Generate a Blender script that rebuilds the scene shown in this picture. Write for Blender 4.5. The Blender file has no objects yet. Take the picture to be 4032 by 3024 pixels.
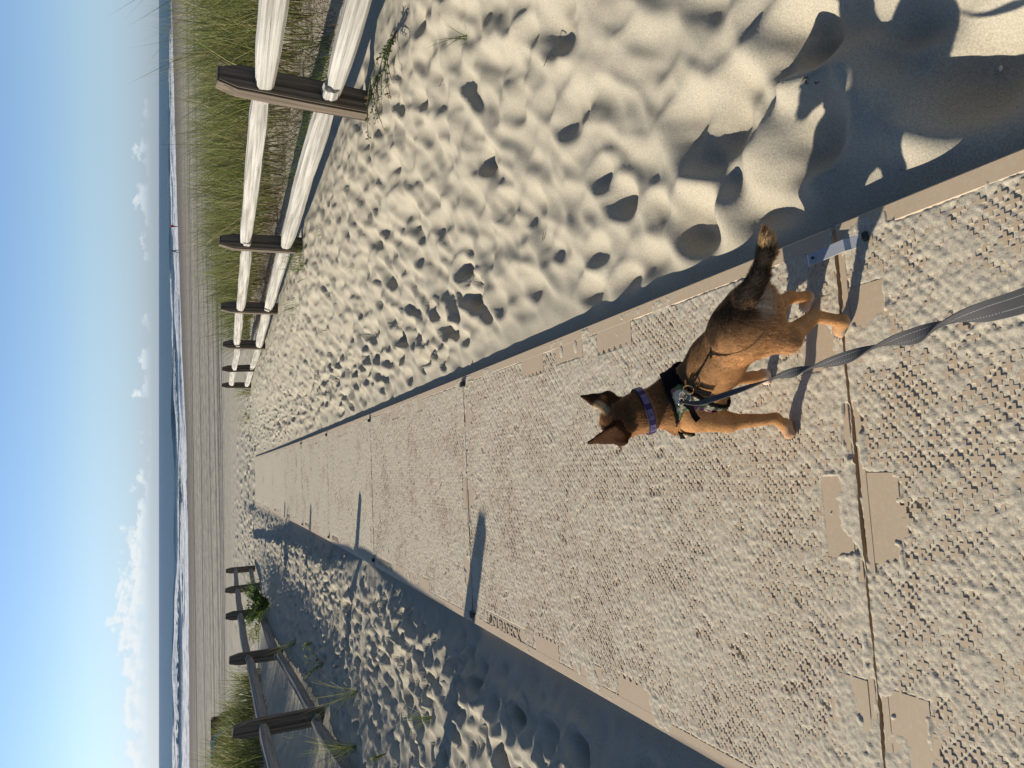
import bpy, bmesh, math, random
import numpy as np
from mathutils import Vector, Matrix, noise as mnoise

R = math.radians
C = bpy.context.scene.collection
rng = np.random.default_rng(7)
random.seed(7)

# ------------------------------------------------------------------ camera
F, PITCH, CAMH = 740.0, math.atan((512 - 158.8) / 740.0), 1.16
cd = bpy.data.cameras.new('camera')
cd.sensor_width = 36.0
cd.lens = F / 1024 * 36.0
cd.clip_start = 0.02
cd.clip_end = 60000
cam = bpy.data.objects.new('camera', cd)
C.objects.link(cam)
cp, sp = math.cos(PITCH), math.sin(PITCH)
fwd = Vector((0, cp, -sp)); upv = Vector((0, sp, cp)); rgt = Vector((1, 0, 0))
# the phone was held upright and the file lies on its side: image right = down
mx = Matrix((( -upv).to_4d(), rgt.to_4d(), (-fwd).to_4d(), (0, 0, 0, 1))).transposed()
for k in range(3):
    mx[3][k] = 0
mx.translation = Vector((0, 0, CAMH))
cam.matrix_world = mx
bpy.context.scene.camera = cam

# ------------------------------------------------------------------ sky, sun
SUN_EL, SUN_ROT = R(22), R(-68.5)
world = bpy.data.worlds.new('World')
bpy.context.scene.world = world
world.use_nodes = True
SKY_STRENGTH, SUN_STRENGTH = 0.062, 5.0


class NT:
    """tiny helper to write node trees"""
    def __init__(s, tree):
        s.t = tree

    def n(s, typ, inputs=None, **kw):
        nd = s.t.nodes.new(typ)
        for k, v in kw.items():
            setattr(nd, k, v)
        for k, v in (inputs or {}).items():
            if isinstance(v, bpy.types.NodeSocket):
                s.t.links.new(v, nd.inputs[k])
            else:
                nd.inputs[k].default_value = v
        return nd

    def m(s, op, a, b=0.0, c=None, clamp=False):
        i = {0: a, 1: b}
        if c is not None:
            i[2] = c
        return s.n('ShaderNodeMath', i, operation=op, use_clamp=clamp).outputs[0]

    def smooth(s, v, lo, hi):
        return s.n('ShaderNodeMapRange', {0: v, 1: lo, 2: hi, 3: 0.0, 4: 1.0}, interpolation_type='SMOOTHSTEP').outputs[0]

    def mix(s, f, a, b):
        nd = s.n('ShaderNodeMix', data_type='RGBA')
        for k, v in ((0, f), (6, a), (7, b)):
            if isinstance(v, bpy.types.NodeSocket):
                s.t.links.new(v, nd.inputs[k])
            else:
                nd.inputs[k].default_value = v if k == 0 else (*v, 1.0)[:4]
        return nd.outputs[2]

    def noise(s, vec, scale, detail=3, rough=.55, dist=0.0):
        return s.n('ShaderNodeTexNoise', {'Vector': vec, 'Scale': scale, 'Detail': detail, 'Roughness': rough, 'Distortion': dist}).outputs[0]

    def vec(s, x, y, z):
        return s.n('ShaderNodeCombineXYZ', {0: x, 1: y, 2: z}).outputs[0]

    def l(s, a, b):
        s.t.links.new(a, b)


def build_world():
    t = world.node_tree
    for nd in list(t.nodes):
        t.nodes.remove(nd)
    w = NT(t)
    out = w.n('ShaderNodeOutputWorld')
    sky = w.n('ShaderNodeTexSky', sky_type='NISHITA', sun_disc=False, sun_elevation=SUN_EL, sun_rotation=SUN_ROT,
              altitude=0.0, air_density=1.0, dust_density=0.35, ozone_density=3.0)
    tc = w.n('ShaderNodeTexCoord').outputs['Generated']
    sx = w.n('ShaderNodeSeparateXYZ', {0: tc})
    X, Y, Z = sx.outputs[0], sx.outputs[1], sx.outputs[2]
    az = w.m('ARCTAN2', X, Y)                       # radians from the sea axis, right positive
    el = w.m('MULTIPLY', w.m('ARCSINE', Z), 57.2958)     # degrees
    azd = w.m('MULTIPLY', az, 57.2958)
    elt = el
    el = w.m('ADD', el, .30)
    # cumulus bank low over the sea
    big = w.noise(w.vec(w.m('MULTIPLY', azd, .105), 3.1, 0), 1.0, 3, .6)
    puff = w.noise(w.vec(w.m('MULTIPLY', azd, .85), w.m('MULTIPLY', el, 1.25), 7.0), 1.0, 6, .58)
    left = w.smooth(azd, 14.0, -22.0)
    top = w.m('ADD', w.m('MULTIPLY_ADD', left, 1.8, .75), w.m('MULTIPLY', w.m('SUBTRACT', big, .5), 5.5))
    edge = w.m('ADD', w.m('SUBTRACT', top, el), w.m('MULTIPLY', w.m('SUBTRACT', puff, .5), 4.6))
    body = w.smooth(edge, -.05, .55)
    base = w.smooth(el, .7, 1.7)
    mask = w.m('MULTIPLY', body, base)
    fade = w.smooth(azd, 30.0, -6.0)
    mask = w.m('MULTIPLY', mask, w.m('MULTIPLY_ADD', fade, .46, .34))
    # light heads, blue-grey undersides
    puff2 = w.noise(w.vec(w.m('MULTIPLY_ADD', azd, .85, -.22), w.m('MULTIPLY_ADD', el, 1.25, .3), 7.0), 1.0, 6, .58)
    lit = w.smooth(w.m('SUBTRACT', puff, puff2), -.14, .10)
    high = w.smooth(edge, 2.6, .3)
    lit = w.m('ADD', w.m('MULTIPLY', lit, .65), w.m('MULTIPLY', high, .45), clamp=True)
    ccol = w.mix(lit, (8.4, 10.2, 11.8), (11.6, 12.1, 12.2))
    skyc = w.n('ShaderNodeMix', data_type='RGBA', blend_type='MULTIPLY')
    skyc.inputs[0].default_value = 1.0
    w.l(sky.outputs[0], skyc.inputs[6])
    # sea air: the lowest degrees of the clear-air model come out yellow, over the sea they are pale blue
    tint = w.mix(w.smooth(elt, 0.0, 5.0), (1.14, 1.44, 2.35), (1.60, 1.72, 2.04))
    tint = w.mix(w.smooth(elt, 9.0, 35.0), tint, (1.0, 1.0, 1.0))
    w.l(tint, skyc.inputs[7])
    col = w.n('ShaderNodeMix', data_type='RGBA')
    w.l(mask, col.inputs[0]); w.l(skyc.outputs[2], col.inputs[6]); w.l(ccol, col.inputs[7])
    bg = w.n('ShaderNodeBackground', {'Strength': SKY_STRENGTH})
    w.l(col.outputs[2], bg.inputs[0])
    w.l(bg.outputs[0], out.inputs[0])


build_world()
sl = bpy.data.lights.new('sun', 'SUN')
sl.energy = SUN_STRENGTH
sl.angle = R(0.5)
sl.color = (1.0, .91, .76)
sun = bpy.data.objects.new('sun', sl)
C.objects.link(sun)
SUNV = Vector((math.sin(SUN_ROT) * math.cos(SUN_EL), math.cos(SUN_ROT) * math.cos(SUN_EL), math.sin(SUN_EL)))
sun.rotation_euler = SUNV.to_track_quat('Z', 'Y').to_euler()
vs = bpy.context.scene.view_settings
vs.view_transform = 'Standard'
vs.look = 'None'
vs.exposure = 0.30
vs.gamma = 1.0
vs.use_curve_mapping = False

# ------------------------------------------------------------------ helpers
HD, X0 = .11476, -.17189          # heading of the path and where it passes under the camera
ch, sh = math.cos(HD), math.sin(HD)


def W(d, t, z=0.0):
    """path coordinates (along, across to the right) -> world"""
    return (X0 - sh * d + ch * t, ch * d + sh * t, z)


def zpath(d):
    d = np.asarray(d, float)
    a = -.07097 * d + .00079 * d * d
    z20 = -.07097 * 20.6 + .00079 * 20.6 ** 2
    b = np.interp(d, [20.6, 35, 50, 80, 122], [z20, -1.74, -2.36, -2.60, -2.72])
    return np.where(d < 20.6, a, b)


def tag(o, label=None, cat=None, group=None, kind=None):
    if label: o['label'] = label
    if cat: o['category'] = cat
    if group: o['group'] = group
    if kind: o['kind'] = kind
    return o


def link(o, parent=None):
    C.objects.link(o)
    if parent is not None:
        o.parent = parent
    return o


def mesh_np(name, V, faces, mat=None, smooth=False, cols=None, mats=None, midx=None):
    """faces: (n,k) array or list of such arrays"""
    if not isinstance(faces, list):
        faces = [faces]
    faces = [np.asarray(f, np.int32) for f in faces if len(f)]
    me = bpy.data.meshes.new(name)
    V = np.asarray(V, np.float32)
    me.vertices.add(len(V))
    me.vertices.foreach_set('co', V.ravel())
    nl = sum(f.size for f in faces)
    npoly = sum(len(f) for f in faces)
    me.loops.add(nl)
    me.polygons.add(npoly)
    me.loops.foreach_set('vertex_index', np.concatenate([f.ravel() for f in faces]))
    tot = np.concatenate([np.full(len(f), f.shape[1], np.int32) for f in faces])
    start = np.concatenate([[0], np.cumsum(tot)[:-1]]).astype(np.int32)
    me.polygons.foreach_set('loop_start', start)
    me.polygons.foreach_set('loop_total', tot)
    if midx is not None:
        me.polygons.foreach_set('material_index', np.asarray(midx, np.int32))
    me.polygons.foreach_set('use_smooth', np.full(npoly, smooth, bool))
    me.update(calc_edges=True)
    me.validate()
    if cols is not None:
        a = me.attributes.new('col', 'FLOAT_COLOR', 'POINT')
        cc = np.ones((len(V), 4), np.float32); cc[:, :cols.shape[1]] = cols
        a.data.foreach_set('color', cc.ravel())
    for m in (mats or ([mat] if mat else [])):
        me.materials.append(m)
    return me


def obj(name, me, parent=None, loc=None):
    o = bpy.data.objects.new(name, me)
    link(o, parent)
    if loc is not None:
        o.location = loc
    return o


def empty(name, loc=(0, 0, 0), rot=(0, 0, 0)):
    o = bpy.data.objects.new(name, None)
    o.empty_display_size = .1
    link(o)
    o.location = loc
    o.rotation_euler = rot
    return o


def bm_mesh(name, bm, mat, smooth=False):
    me = bpy.data.meshes.new(name)
    bm.normal_update()
    bm.to_mesh(me)
    bm.free()
    if smooth:
        me.polygons.foreach_set('use_smooth', np.full(len(me.polygons), True))
    me.materials.append(mat)
    return me


def box_bm(bm, c, s, rot=None, bevel=0.0):
    m = Matrix.Translation(c)
    if rot is not None:
        m = m @ rot
    m = m @ Matrix.Diagonal((*s, 1))
    r = bmesh.ops.create_cube(bm, size=1.0, matrix=m)
    if bevel:
        es = list({e for v in r['verts'] for e in v.link_edges})
        bmesh.ops.bevel(bm, geom=es, offset=bevel, segments=1, affect='EDGES')


def tube(pts, rad, nseg=8, closed=False):
    """verts, quads of a tube along pts; rad scalar or list"""
    pts = [Vector(p) for p in pts]
    n = len(pts)
    rad = [rad] * n if np.isscalar(rad) else list(rad)
    V, Fq = [], []
    up = Vector((0, 0, 1))
    for i, p in enumerate(pts):
        a = pts[(i - 1) % n] if (closed or i > 0) else p
        b = pts[(i + 1) % n] if (closed or i < n - 1) else p
        d = (b - a).normalized()
        u = up - d * up.dot(d)
        if u.length < 1e-3:
            u = Vector((1, 0, 0)) - d * d.x
        u.normalize()
        up = u
        v = d.cross(u)
        for k in range(nseg):
            an = 2 * math.pi * k / nseg
            V.append(p + (u * math.cos(an) + v * math.sin(an)) * rad[i])
    m = n if closed else n - 1
    for i in range(m):
        j = (i + 1) % n
        for k in range(nseg):
            k2 = (k + 1) % nseg
            Fq.append((i * nseg + k, i * nseg + k2, j * nseg + k2, j * nseg + k))
    return [tuple(v) for v in V], Fq


def grid_faces(nr, nc):
    i = np.arange(nr - 1)[:, None] * nc + np.arange(nc - 1)[None, :]
    return np.stack([i, i + 1, i + nc + 1, i + nc], -1).reshape(-1, 4)


# numpy gradient noise
def pn(x, y, seed=0):
    r = np.random.default_rng(seed)
    perm = r.permutation(256)
    ang = r.random(256) * 2 * np.pi
    gx, gy = np.cos(ang), np.sin(ang)
    x = np.asarray(x, float); y = np.asarray(y, float)
    xi = np.floor(x).astype(int); yi = np.floor(y).astype(int)
    xf = x - xi; yf = y - yi
    u = xf ** 3 * (xf * (xf * 6 - 15) + 10); v = yf ** 3 * (yf * (yf * 6 - 15) + 10)

    def g(i, j, dx, dy):
        h = perm[(perm[i & 255] + j) & 255]
        return gx[h] * dx + gy[h] * dy
    a = g(xi, yi, xf, yf); b = g(xi + 1, yi, xf - 1, yf)
    c = g(xi, yi + 1, xf, yf - 1); d = g(xi + 1, yi + 1, xf - 1, yf - 1)
    return (a + u * (b - a)) * (1 - v) + (c + u * (d - c)) * v * 1.0


def fbm(x, y, seed=0, oct=4, gain=.5):
    s = 0; a = 1.0; f = 1.0
    for k in range(oct):
        s = s + a * pn(x * f, y * f, seed + k)
        a *= gain; f *= 2.03
    return s


def sst(x, a, b):
    t = np.clip((np.asarray(x, float) - a) / (b - a), 0, 1)
    return t * t * (3 - 2 * t)


# ------------------------------------------------------------------ materials
def new_mat(name):
    m = bpy.data.materials.new(name)
    m.use_nodes = True
    t = m.node_tree
    for nd in list(t.nodes):
        t.nodes.remove(nd)
    w = NT(t)
    out = w.n('ShaderNodeOutputMaterial')
    p = w.n('ShaderNodeBsdfPrincipled')
    w.l(p.outputs[0], out.inputs[0])
    return m, w, p


def bump(w, p, h, strength, dist):
    b = w.n('ShaderNodeBump', {'Strength': strength, 'Distance': dist, 'Height': h})
    w.l(b.outputs[0], p.inputs['Normal'])


def coords(w, kind='Object'):
    return w.n('ShaderNodeTexCoord').outputs[kind]


def simple_mat(name, col, rough=.6, metal=0.0, var=.12, scale=30.0, bs=0.0, bd=.002):
    m, w, p = new_mat(name)
    co = coords(w)
    nz = w.noise(co, scale, 4)
    c = w.mix(nz, tuple(v * (1 - var) for v in col), tuple(min(1, v * (1 + var)) for v in col))
    w.l(c, p.inputs['Base Color'])
    p.inputs['Roughness'].default_value = rough
    p.inputs['Metallic'].default_value = metal
    if bs:
        bump(w, p, nz, bs, bd)
    return m


def sand_mat(name, col, beach=False, bumpd=.0015):
    m, w, p = new_mat(name)
    pos = w.n('ShaderNodeNewGeometry').outputs['Position']
    big = w.noise(pos, 1.3, 4)
    grain = w.noise(pos, 260.0, 2, .7)
    mid = w.noise(pos, 38.0, 3)
    a = w.mix(big, tuple(v * .93 for v in col), tuple(v * 1.07 for v in col))
    g = w.smooth(grain, .28, .72)
    nd = w.n('ShaderNodeMix', data_type='RGBA', blend_type='MULTIPLY')
    nd.inputs[0].default_value = 1.0
    w.l(a, nd.inputs[6])
    w.l(w.mix(g, (.80, .80, .82), (1.16, 1.15, 1.13)), nd.inputs[7])
    c = nd.outputs[2]
    # scattered dark mineral grains
    vo = w.n('ShaderNodeTexVoronoi', {'Vector': pos, 'Scale': 55.0})
    spk = w.smooth(vo.outputs['Distance'], .10, .06)
    rndv = w.n('ShaderNodeSeparateColor', {0: vo.outputs['Color']}).outputs[0]
    spk = w.m('MULTIPLY', spk, w.m('GREATER_THAN', rndv, .93))
    c = w.mix(spk, c, (.06, .045, .035))
    if beach:
        # path coordinates for the raked and driven flat beach
        sp_ = w.n('ShaderNodeSeparateXYZ', {0: pos})
        X, Y = sp_.outputs[0], sp_.outputs[1]
        sh_ = w.m('ADD', Y, w.m('MULTIPLY', X, -.30))       # runs with the shoreline
        far = w.smooth(sh_, 30, 52)
        st = w.noise(w.vec(w.m('MULTIPLY', X, .02), w.m('MULTIPLY', sh_, 1.0), 0), .55, 6, .7)
        streak = w.smooth(st, .44, .60)
        big2 = w.noise(w.vec(w.m('MULTIPLY', X, .03), w.m('MULTIPLY', sh_, .12), 2), 1.0, 3)
        churn = w.noise(w.vec(w.m('MULTIPLY', X, 1.1), w.m('MULTIPLY', sh_, .42), 0), 1.0, 5, .75)
        damp = w.m('MULTIPLY', far, w.m('ADD', w.m('MULTIPLY', streak, .62), w.m('MULTIPLY', w.smooth(churn, .42, .62), .50)), clamp=True)
        c = w.mix(damp, c, (.19, .17, .145))
        # vehicle ruts: paired lines along the beach
        for off, sz in ((47.5, .9), (50.4, .8), (53.0, .6), (56.5, .4), (64.0, .6), (80.0, 1.1), (101.0, 1.8), (106.0, 1.2)):
            wob = w.m('MULTIPLY', w.noise(w.vec(w.m('MULTIPLY', X, .04), off, 0), 1.0, 2), 5.0)
            dd = w.m('ABSOLUTE', w.m('SUBTRACT', w.m('ADD', sh_, wob), off + 2.5))
            line = w.smooth(dd, sz, sz * .35)
            c = w.mix(w.m('MULTIPLY', line, .9), c, (.085, .075, .066))
        zz = sp_.outputs[2]
        wet = w.smooth(zz, -2.60, -2.72)
        c = w.mix(w.m('MULTIPLY', wet, .75), c, (.12, .10, .085))
    w.l(c, p.inputs['Base Color'])
    p.inputs['Roughness'].default_value = .95
    p.inputs['Specular IOR Level'].default_value = .15
    h = w.m('ADD', w.m('MULTIPLY', grain, .5), w.m('MULTIPLY', mid, .9))
    bump(w, p, h, .55, bumpd)
    return m


SANDC = (.43, .39, .305)
M_sand = sand_mat('dry_sand', SANDC, beach=True)
M_film = sand_mat('sand_dust', (.53, .472, .365), bumpd=.0022)


def plastic_mat(name, col):
    m, w, p = new_mat(name)
    co = coords(w)
    nz = w.noise(co, 6.0, 5, .65)
    dust = w.smooth(w.noise(co, 90.0, 4, .7), .45, .75)
    c = w.mix(nz, tuple(v * .90 for v in col), tuple(v * 1.08 for v in col))
    c = w.mix(w.m('MULTIPLY', dust, .55), c, (.53, .472, .365))
    w.l(c, p.inputs['Base Color'])
    p.inputs['Roughness'].default_value = .62
    bump(w, p, w.noise(co, 240.0, 3), .25, .0006)
    return m


M_mat = plastic_mat('tan_plastic', (.49, .375, .25))


def wood_mat(name, dark, light, axis, gscale=1.0, cracks=.5):
    """weathered wood: grain runs along `axis` of object space"""
    m, w, p = new_mat(name)
    co = coords(w)
    s = [26 * gscale] * 3
    s[axis] = .55 * gscale
    mp = w.n('ShaderNodeMapping', {'Vector': co, 'Scale': s})
    gr = w.noise(mp.outputs[0], 2.0, 6, .65, .25)
    s2 = [60.0] * 3; s2[axis] = .7
    mp2 = w.n('ShaderNodeMapping', {'Vector': co, 'Scale': s2})
    fine = w.noise(mp2.outputs[0], 3.0, 3, .6)
    blot = w.noise(co, 3.2, 4, .6)
    c = w.mix(w.smooth(gr, .30, .68), dark, light)
    c = w.mix(w.m('MULTIPLY', w.smooth(blot, .5, .75), .45), c, tuple(v * .62 for v in light))
    crk = w.smooth(fine, .36, .27)
    c = w.mix(w.m('MULTIPLY', crk, cracks), c, tuple(v * .35 for v in dark))
    w.l(c, p.inputs['Base Color'])
    p.inputs['Roughness'].default_value = .88
    p.inputs['Specular IOR Level'].default_value = .2
    bump(w, p, w.m('ADD', gr, w.m('MULTIPLY', fine, .7)), .6, .004)
    return m


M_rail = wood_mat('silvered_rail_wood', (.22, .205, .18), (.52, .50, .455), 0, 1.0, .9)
M_rail_shaded = wood_mat('shaded_rail_wood', (.13, .12, .11), (.27, .255, .235), 0, 1.0, .9)  # same rail wood painted darker, standing in for shade on the left fence
M_post = wood_mat('dark_post_wood', (.060, .046, .034), (.20, .16, .12), 2, .8)

# attribute coloured
def attr_mat(name, rough=.7, spec=.3, transl=0.0):
    m, w, p = new_mat(name)
    a = w.n('ShaderNodeAttribute', attribute_name='col')
    w.l(a.outputs['Color'], p.inputs['Base Color'])
    p.inputs['Roughness'].default_value = rough
    p.inputs['Specular IOR Level'].default_value = spec
    if transl:
        out = [n for n in w.t.nodes if n.type == 'OUTPUT_MATERIAL'][0]
        tr = w.n('ShaderNodeBsdfTranslucent')
        w.l(a.outputs['Color'], tr.inputs[0])
        mx_ = w.n('ShaderNodeMixShader', {0: transl})
        w.l(p.outputs[0], mx_.inputs[1]); w.l(tr.outputs[0], mx_.inputs[2])
        w.l(mx_.outputs[0], out.inputs[0])
    return m


M_blade = attr_mat('grass_blade', .55, .35, .35)

# ------------------------------------------------------------------ sand
def lateral(d, t):
    """height of the sand over the plane of the path"""
    d = np.asarray(d, float); t = np.asarray(t, float)
    AR = np.interp(d, [-2, 4, 7.5, 10.8, 14, 17.4, 20.6, 24], [.20, .27, .32, .28, .22, .19, .06, 0])
    AL = np.interp(d, [-2, 4.4, 7.55, 10.97, 14.4, 17.8, 21.2, 24], [.12, .15, .215, .29, .33, .125, -.02, 0])
    mR = np.interp(d, [0, 3, 12, 20], [-.034, -.033, -.032, -.02])
    mL = np.interp(d, [0, 3, 8, 20], [-.035, -.03, -.05, -.02])
    right = mR + (AR - mR) * sst(t, .75, 2.45)
    left = mL + .05 * sst(-t, .66, 1.0) + (AL - mL - .05) * sst(-t, 1.35, 2.35)
    z = np.where(t > 0, right, left)
    # dunes behind the fences
    fadeR = 1 - sst(d, 17, 25); fadeL = 1 - sst(d, 9, 22)
    z = z + np.where(t > 2.45, sst(t, 2.9, 7.0) * .42 * fadeR, 0) + np.where(t < -2.3, sst(-t, 2.5, 5.0) * np.interp(d, [0, 4, 6.5, 12, 17, 20], [.25, .32, .74, .52, .12, .0]), 0)
    # far sideways everything runs level with the beach
    z = np.where(np.abs(t) < .60, -.035, z)
    return z


SHX = np.array([-2000, -54.5, -38, -22, -8.9, 6.9, 34.8, 73.9, 133, 500, 3000.])
SHY = np.array([130, 114.5, 116.3, 120, 128.3, 151.7, 185.5, 224, 282.7, 620, 2800.])


def lin_sm(x, a, b, n):
    return np.linspace(a, b, n, endpoint=False)


tl = np.concatenate([-np.geomspace(400, 8, 34)[:-1], np.linspace(-8, -3.2, 70, endpoint=False), np.linspace(-3.2, -.60, 185, endpoint=False),
                     np.linspace(-.6, .6, 36, endpoint=False), np.linspace(.6, 3.2, 200, endpoint=False), np.linspace(3.2, 9, 70, endpoint=False), np.geomspace(9, 900, 40)])
dl = [-3.0]
while dl[-1] < 400:
    d_ = dl[-1]
    dl.append(d_ + (.03 if d_ < .3 else max(.0115, .0072 * d_) if d_ < 24 else .0125 * d_))
dl = np.array(dl)
Dg, Tg = np.meshgrid(dl, tl, indexing='ij')
Xg = X0 - sh * Dg + ch * Tg
Yg = ch * Dg + sh * Tg


def base_height(D, T, X, Y):
    # distances that matter on the open beach are measured towards the sea
    zp_ = zpath(D)
    ysh = np.interp(X, SHX, SHY)
    q = (Y - 50) / np.maximum(ysh - 50, 1)
    zb = np.where(Y < 50, zpath(np.clip(Y, -5, 50) + 0.0), -2.36 + np.interp(q, [0, .35, 1, 1.6], [0, -.2, -.39, -1.0]))
    k = sst(D, 21, 34)
    k = np.maximum(k, sst(np.abs(T), 12, 40) * sst(D, 8, 30))
    return zp_ * (1 - k) + zb * k + lateral(D, T) * (1 - sst(D, 21, 27))


Zg = base_height(Dg, Tg, Xg, Yg)
side = np.abs(Tg)
near = (1 - sst(Dg, 20, 30))
band = sst(side, .61, np.where(Tg > 0, .95, .78)) * near
# wind-softened billows: ridges leaning across the path
rightside = Tg > 0
wr = fbm(Dg * 2.6 + Tg * 1.2, Tg * 2.2 - Dg * .5, 11, 3)
bil = .5 - np.abs(fbm(Dg * 1.9 + Tg * .9, Tg * 2.5 - .5 * Dg, 21, 3, .5))
rot1 = Dg * .80 + Tg * .60; rot2 = -Dg * .60 + Tg * .80
bilA = .5 - np.abs(fbm(rot1 * 2.1, rot2 * 4.4, 25, 2, .45))
bilB = .5 - np.abs(fbm(rot1 * 3.8 + 5, rot2 * 6.5, 27, 2, .45))
bilC = .5 - np.abs(fbm(rot1 * 6.5 + 9, rot2 * 9.5, 29, 2, .5))
soft = .014 * wr + .050 * bilA + .042 * bilB + .016 * bilC * sst(Dg, 1.5, 4)
bil2 = .5 - np.abs(fbm(Dg * 6.4 + 2.5 * Tg, Tg * 3.6 - .8 * Dg, 31, 3, .5))
crisp = (.012 * wr + .040 * bil2) * np.interp(Dg, [0, 2, 5], [.95, .95, 1.0])
amp_r = np.interp(Dg, [0, 2, 4, 14, 24], [.75, .95, 1.15, 1.1, .3])
fr = 1 - .72 * sst(Tg, 1.9, 2.9)
fl = 1 - .75 * sst(-Tg, 1.9, 2.4)
Zg = Zg + band * np.where(rightside, soft * amp_r * fr, crisp * fl)
Zg = Zg + .006 * fbm(Dg * 7, Tg * 7, 41, 2) * band
beachf = sst(Dg, 20, 26)
Zg = Zg + beachf * .03 * np.abs(fbm(Xg * 1.6, Yg * 1.2, 51, 3)) * np.interp(Yg, [20, 30, 60], [1.8, 1.0, .5])


def crater(d, t, rd, rt, depth, rim=.35, ang=0.0, flat=2.0, asym=0.0):
    """a footprint or dimple pressed into the sand grid"""
    L = max(rd, rt) * 2.2
    i0, i1 = np.searchsorted(dl, [d - L, d + L]); j0, j1 = np.searchsorted(tl, [t - L, t + L])
    if i1 - i0 < 2 or j1 - j0 < 2:
        return
    a = Dg[i0:i1, j0:j1] - d; b = Tg[i0:i1, j0:j1] - t
    ca, sa = math.cos(ang), math.sin(ang)
    u = (a * ca + b * sa) / rd; v = (-a * sa + b * ca) / rt
    r = np.sqrt(u * u + v * v)
    bowl = -depth * np.exp(-r ** flat * 1.1) * (1 + asym * u)
    ring = depth * rim * np.exp(-((r - 1.45) / .38) ** 2)
    m = np.where(Dg[i0:i1, j0:j1] > 20.7, 1.0, sst(np.abs(Tg[i0:i1, j0:j1]), .63, .74))
    Zg[i0:i1, j0:j1] += (bowl + ring) * m


rr = random.Random(5)
# dimples left by feet, blown soft on the right
n = 0
while n < 900:
    d = rr.uniform(-.3, 1) ** 2 * 0 + rr.triangular(-.5, 22, 3.5); t = rr.uniform(.7, 2.75)
    edge = sst(t, 2.1, 2.8)
    if rr.random() < edge * .75: n += 1; continue
    r = rr.uniform(.030, .072) * (1.2 if d < 3 else 1)
    near_edge = 1 - (t - .7) / 2.0
    dep = r * rr.uniform(.10, .29) * (1 + .6 * near_edge)
    crater(d, t, r * rr.uniform(1.0, 1.7), r, dep, rr.uniform(.15, .4), rr.uniform(-.5, .5), rr.choice([2.0, 2.0, 3.0]), rr.uniform(-.3, .3))
    n += 1
# deeper fresh prints beside the path
for k in range(210):
    d = rr.uniform(3.0, 21); t = rr.uniform(.72, 1.05 + .03 * d)
    crater(d, t, rr.uniform(.05, .09), rr.uniform(.03, .05), rr.uniform(.018, .038), .35, rr.uniform(-.6, .6), 4.0, rr.uniform(-.5, .5))
# the big prints that stand out in the foreground
for d, t, rd, rt, dep, an, fl_ in [
        (1.46, .76, .085, .072, .055, .3, 4), (1.20, .71, .10, .075, .045, .2, 3), (1.06, .83, .11, .07, .05, -.2, 3), (1.22, .97, .10, .075, .05, .1, 3),
        (1.39, .98, .10, .08, .05, .4, 2.5), (1.05, 1.03, .075, .06, .05, 0, 3), (1.97, 1.29, .11, .075, .055, -.2, 4), (1.86, 1.05, .075, .05, .035, .1, 4),
        (1.80, .95, .08, .055, .04, .2, 4), (1.99, .84, .085, .05, .04, -.1, 4), (2.55, 1.08, .08, .055, .045, .3, 4), (1.86, .70, .08, .05, .045, 0, 4),
        (2.10, .74, .08, .05, .035, 0, 4), (3.23, 1.08, .10, .07, .05, 0, 4), (3.47, .95, .10, .065, .05, .2, 4), (.74, .86, .13, .11, .05, .4, 3),
        (.66, .74, .12, .09, .06, .2, 3), (1.30, .88, .10, .08, .04, 0, 2.5), (.90, .98, .11, .09, .035, 0, 2.5), (2.9, .86, .09, .06, .04, .1, 4), (2.35, 1.5, .10, .07, .03, 0, 2)]:
    crater(d, t, rd * np.interp(d, [1.5, 2], [1.05, .8]), rt * np.interp(d, [1.5, 2], [1.05, .8]), dep * np.interp(d, [1.5, 1.9], [1.0, .5]), .4, an, fl_ if d < 1.5 else 2.2)
# churned, steep-sided prints on the left
for k in range(1250):
    d = rr.triangular(.9, 22, 3.8); t = -rr.triangular(.70, 2.25, .95)
    r = rr.uniform(.026, .060)
    crater(d, t, r * rr.uniform(1.0, 1.8), r, r * rr.uniform(.30, .68) * np.interp(d, [1, 3, 6], [.40, .62, .95]), rr.uniform(.25, .5), rr.uniform(-.9, .9), rr.choice([2.5, 3.5, 4.5]), rr.uniform(-.5, .5))
for d, t, rd, rt, dep, an in [(3.40, -.90, .12, .065, .07, 0), (2.86, -.88, .11, .07, .075, .3), (3.62, -.85, .09, .06, .05, 0), (2.52, -.86, .13, .10, .06, .3),
                              (2.30, -.84, .12, .09, .06, .5), (4.3, -1.15, .12, .08, .07, .2), (3.05, -1.10, .13, .08, .08, .4), (3.7, -1.2, .12, .08, .08, -.3)]:
    crater(d, t, rd * .6, rt * .6, dep * .5, .45, an, 3.5)
# prints over the flat beach just past the mats
for k in range(520):
    d = rr.triangular(20, 34, 22); t = rr.gauss(-1.0, 3.0)
    if abs(t) > 8: continue
    r = rr.uniform(.07, .13)
    crater(d, t, r * rr.uniform(1, 1.8), r, r * rr.uniform(.3, .55), .4, rr.uniform(-1, 1), 3.0)
Zg = np.where(np.abs(Tg) < .60, np.where(Dg < 20.55, base_height(Dg, Tg, Xg, Yg), Zg), Zg)
# keep the strip beside the mats just below their top face
lip = (np.abs(Tg) >= .60) & (np.abs(Tg) < .66) & (Dg < 20.6)
Zg = np.where(lip, np.minimum(Zg, zpath(Dg) - .018), Zg)


def ground(d, t):
    i = np.clip(np.searchsorted(dl, d) - 1, 0, len(dl) - 2); j = np.clip(np.searchsorted(tl, t) - 1, 0, len(tl) - 2)
    a = (d - dl[i]) / (dl[i + 1] - dl[i]); b = (t - tl[j]) / (tl[j + 1] - tl[j])
    return (Zg[i, j] * (1 - a) * (1 - b) + Zg[i + 1, j] * a * (1 - b) + Zg[i, j + 1] * (1 - a) * b + Zg[i + 1, j + 1] * a * b)


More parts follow.
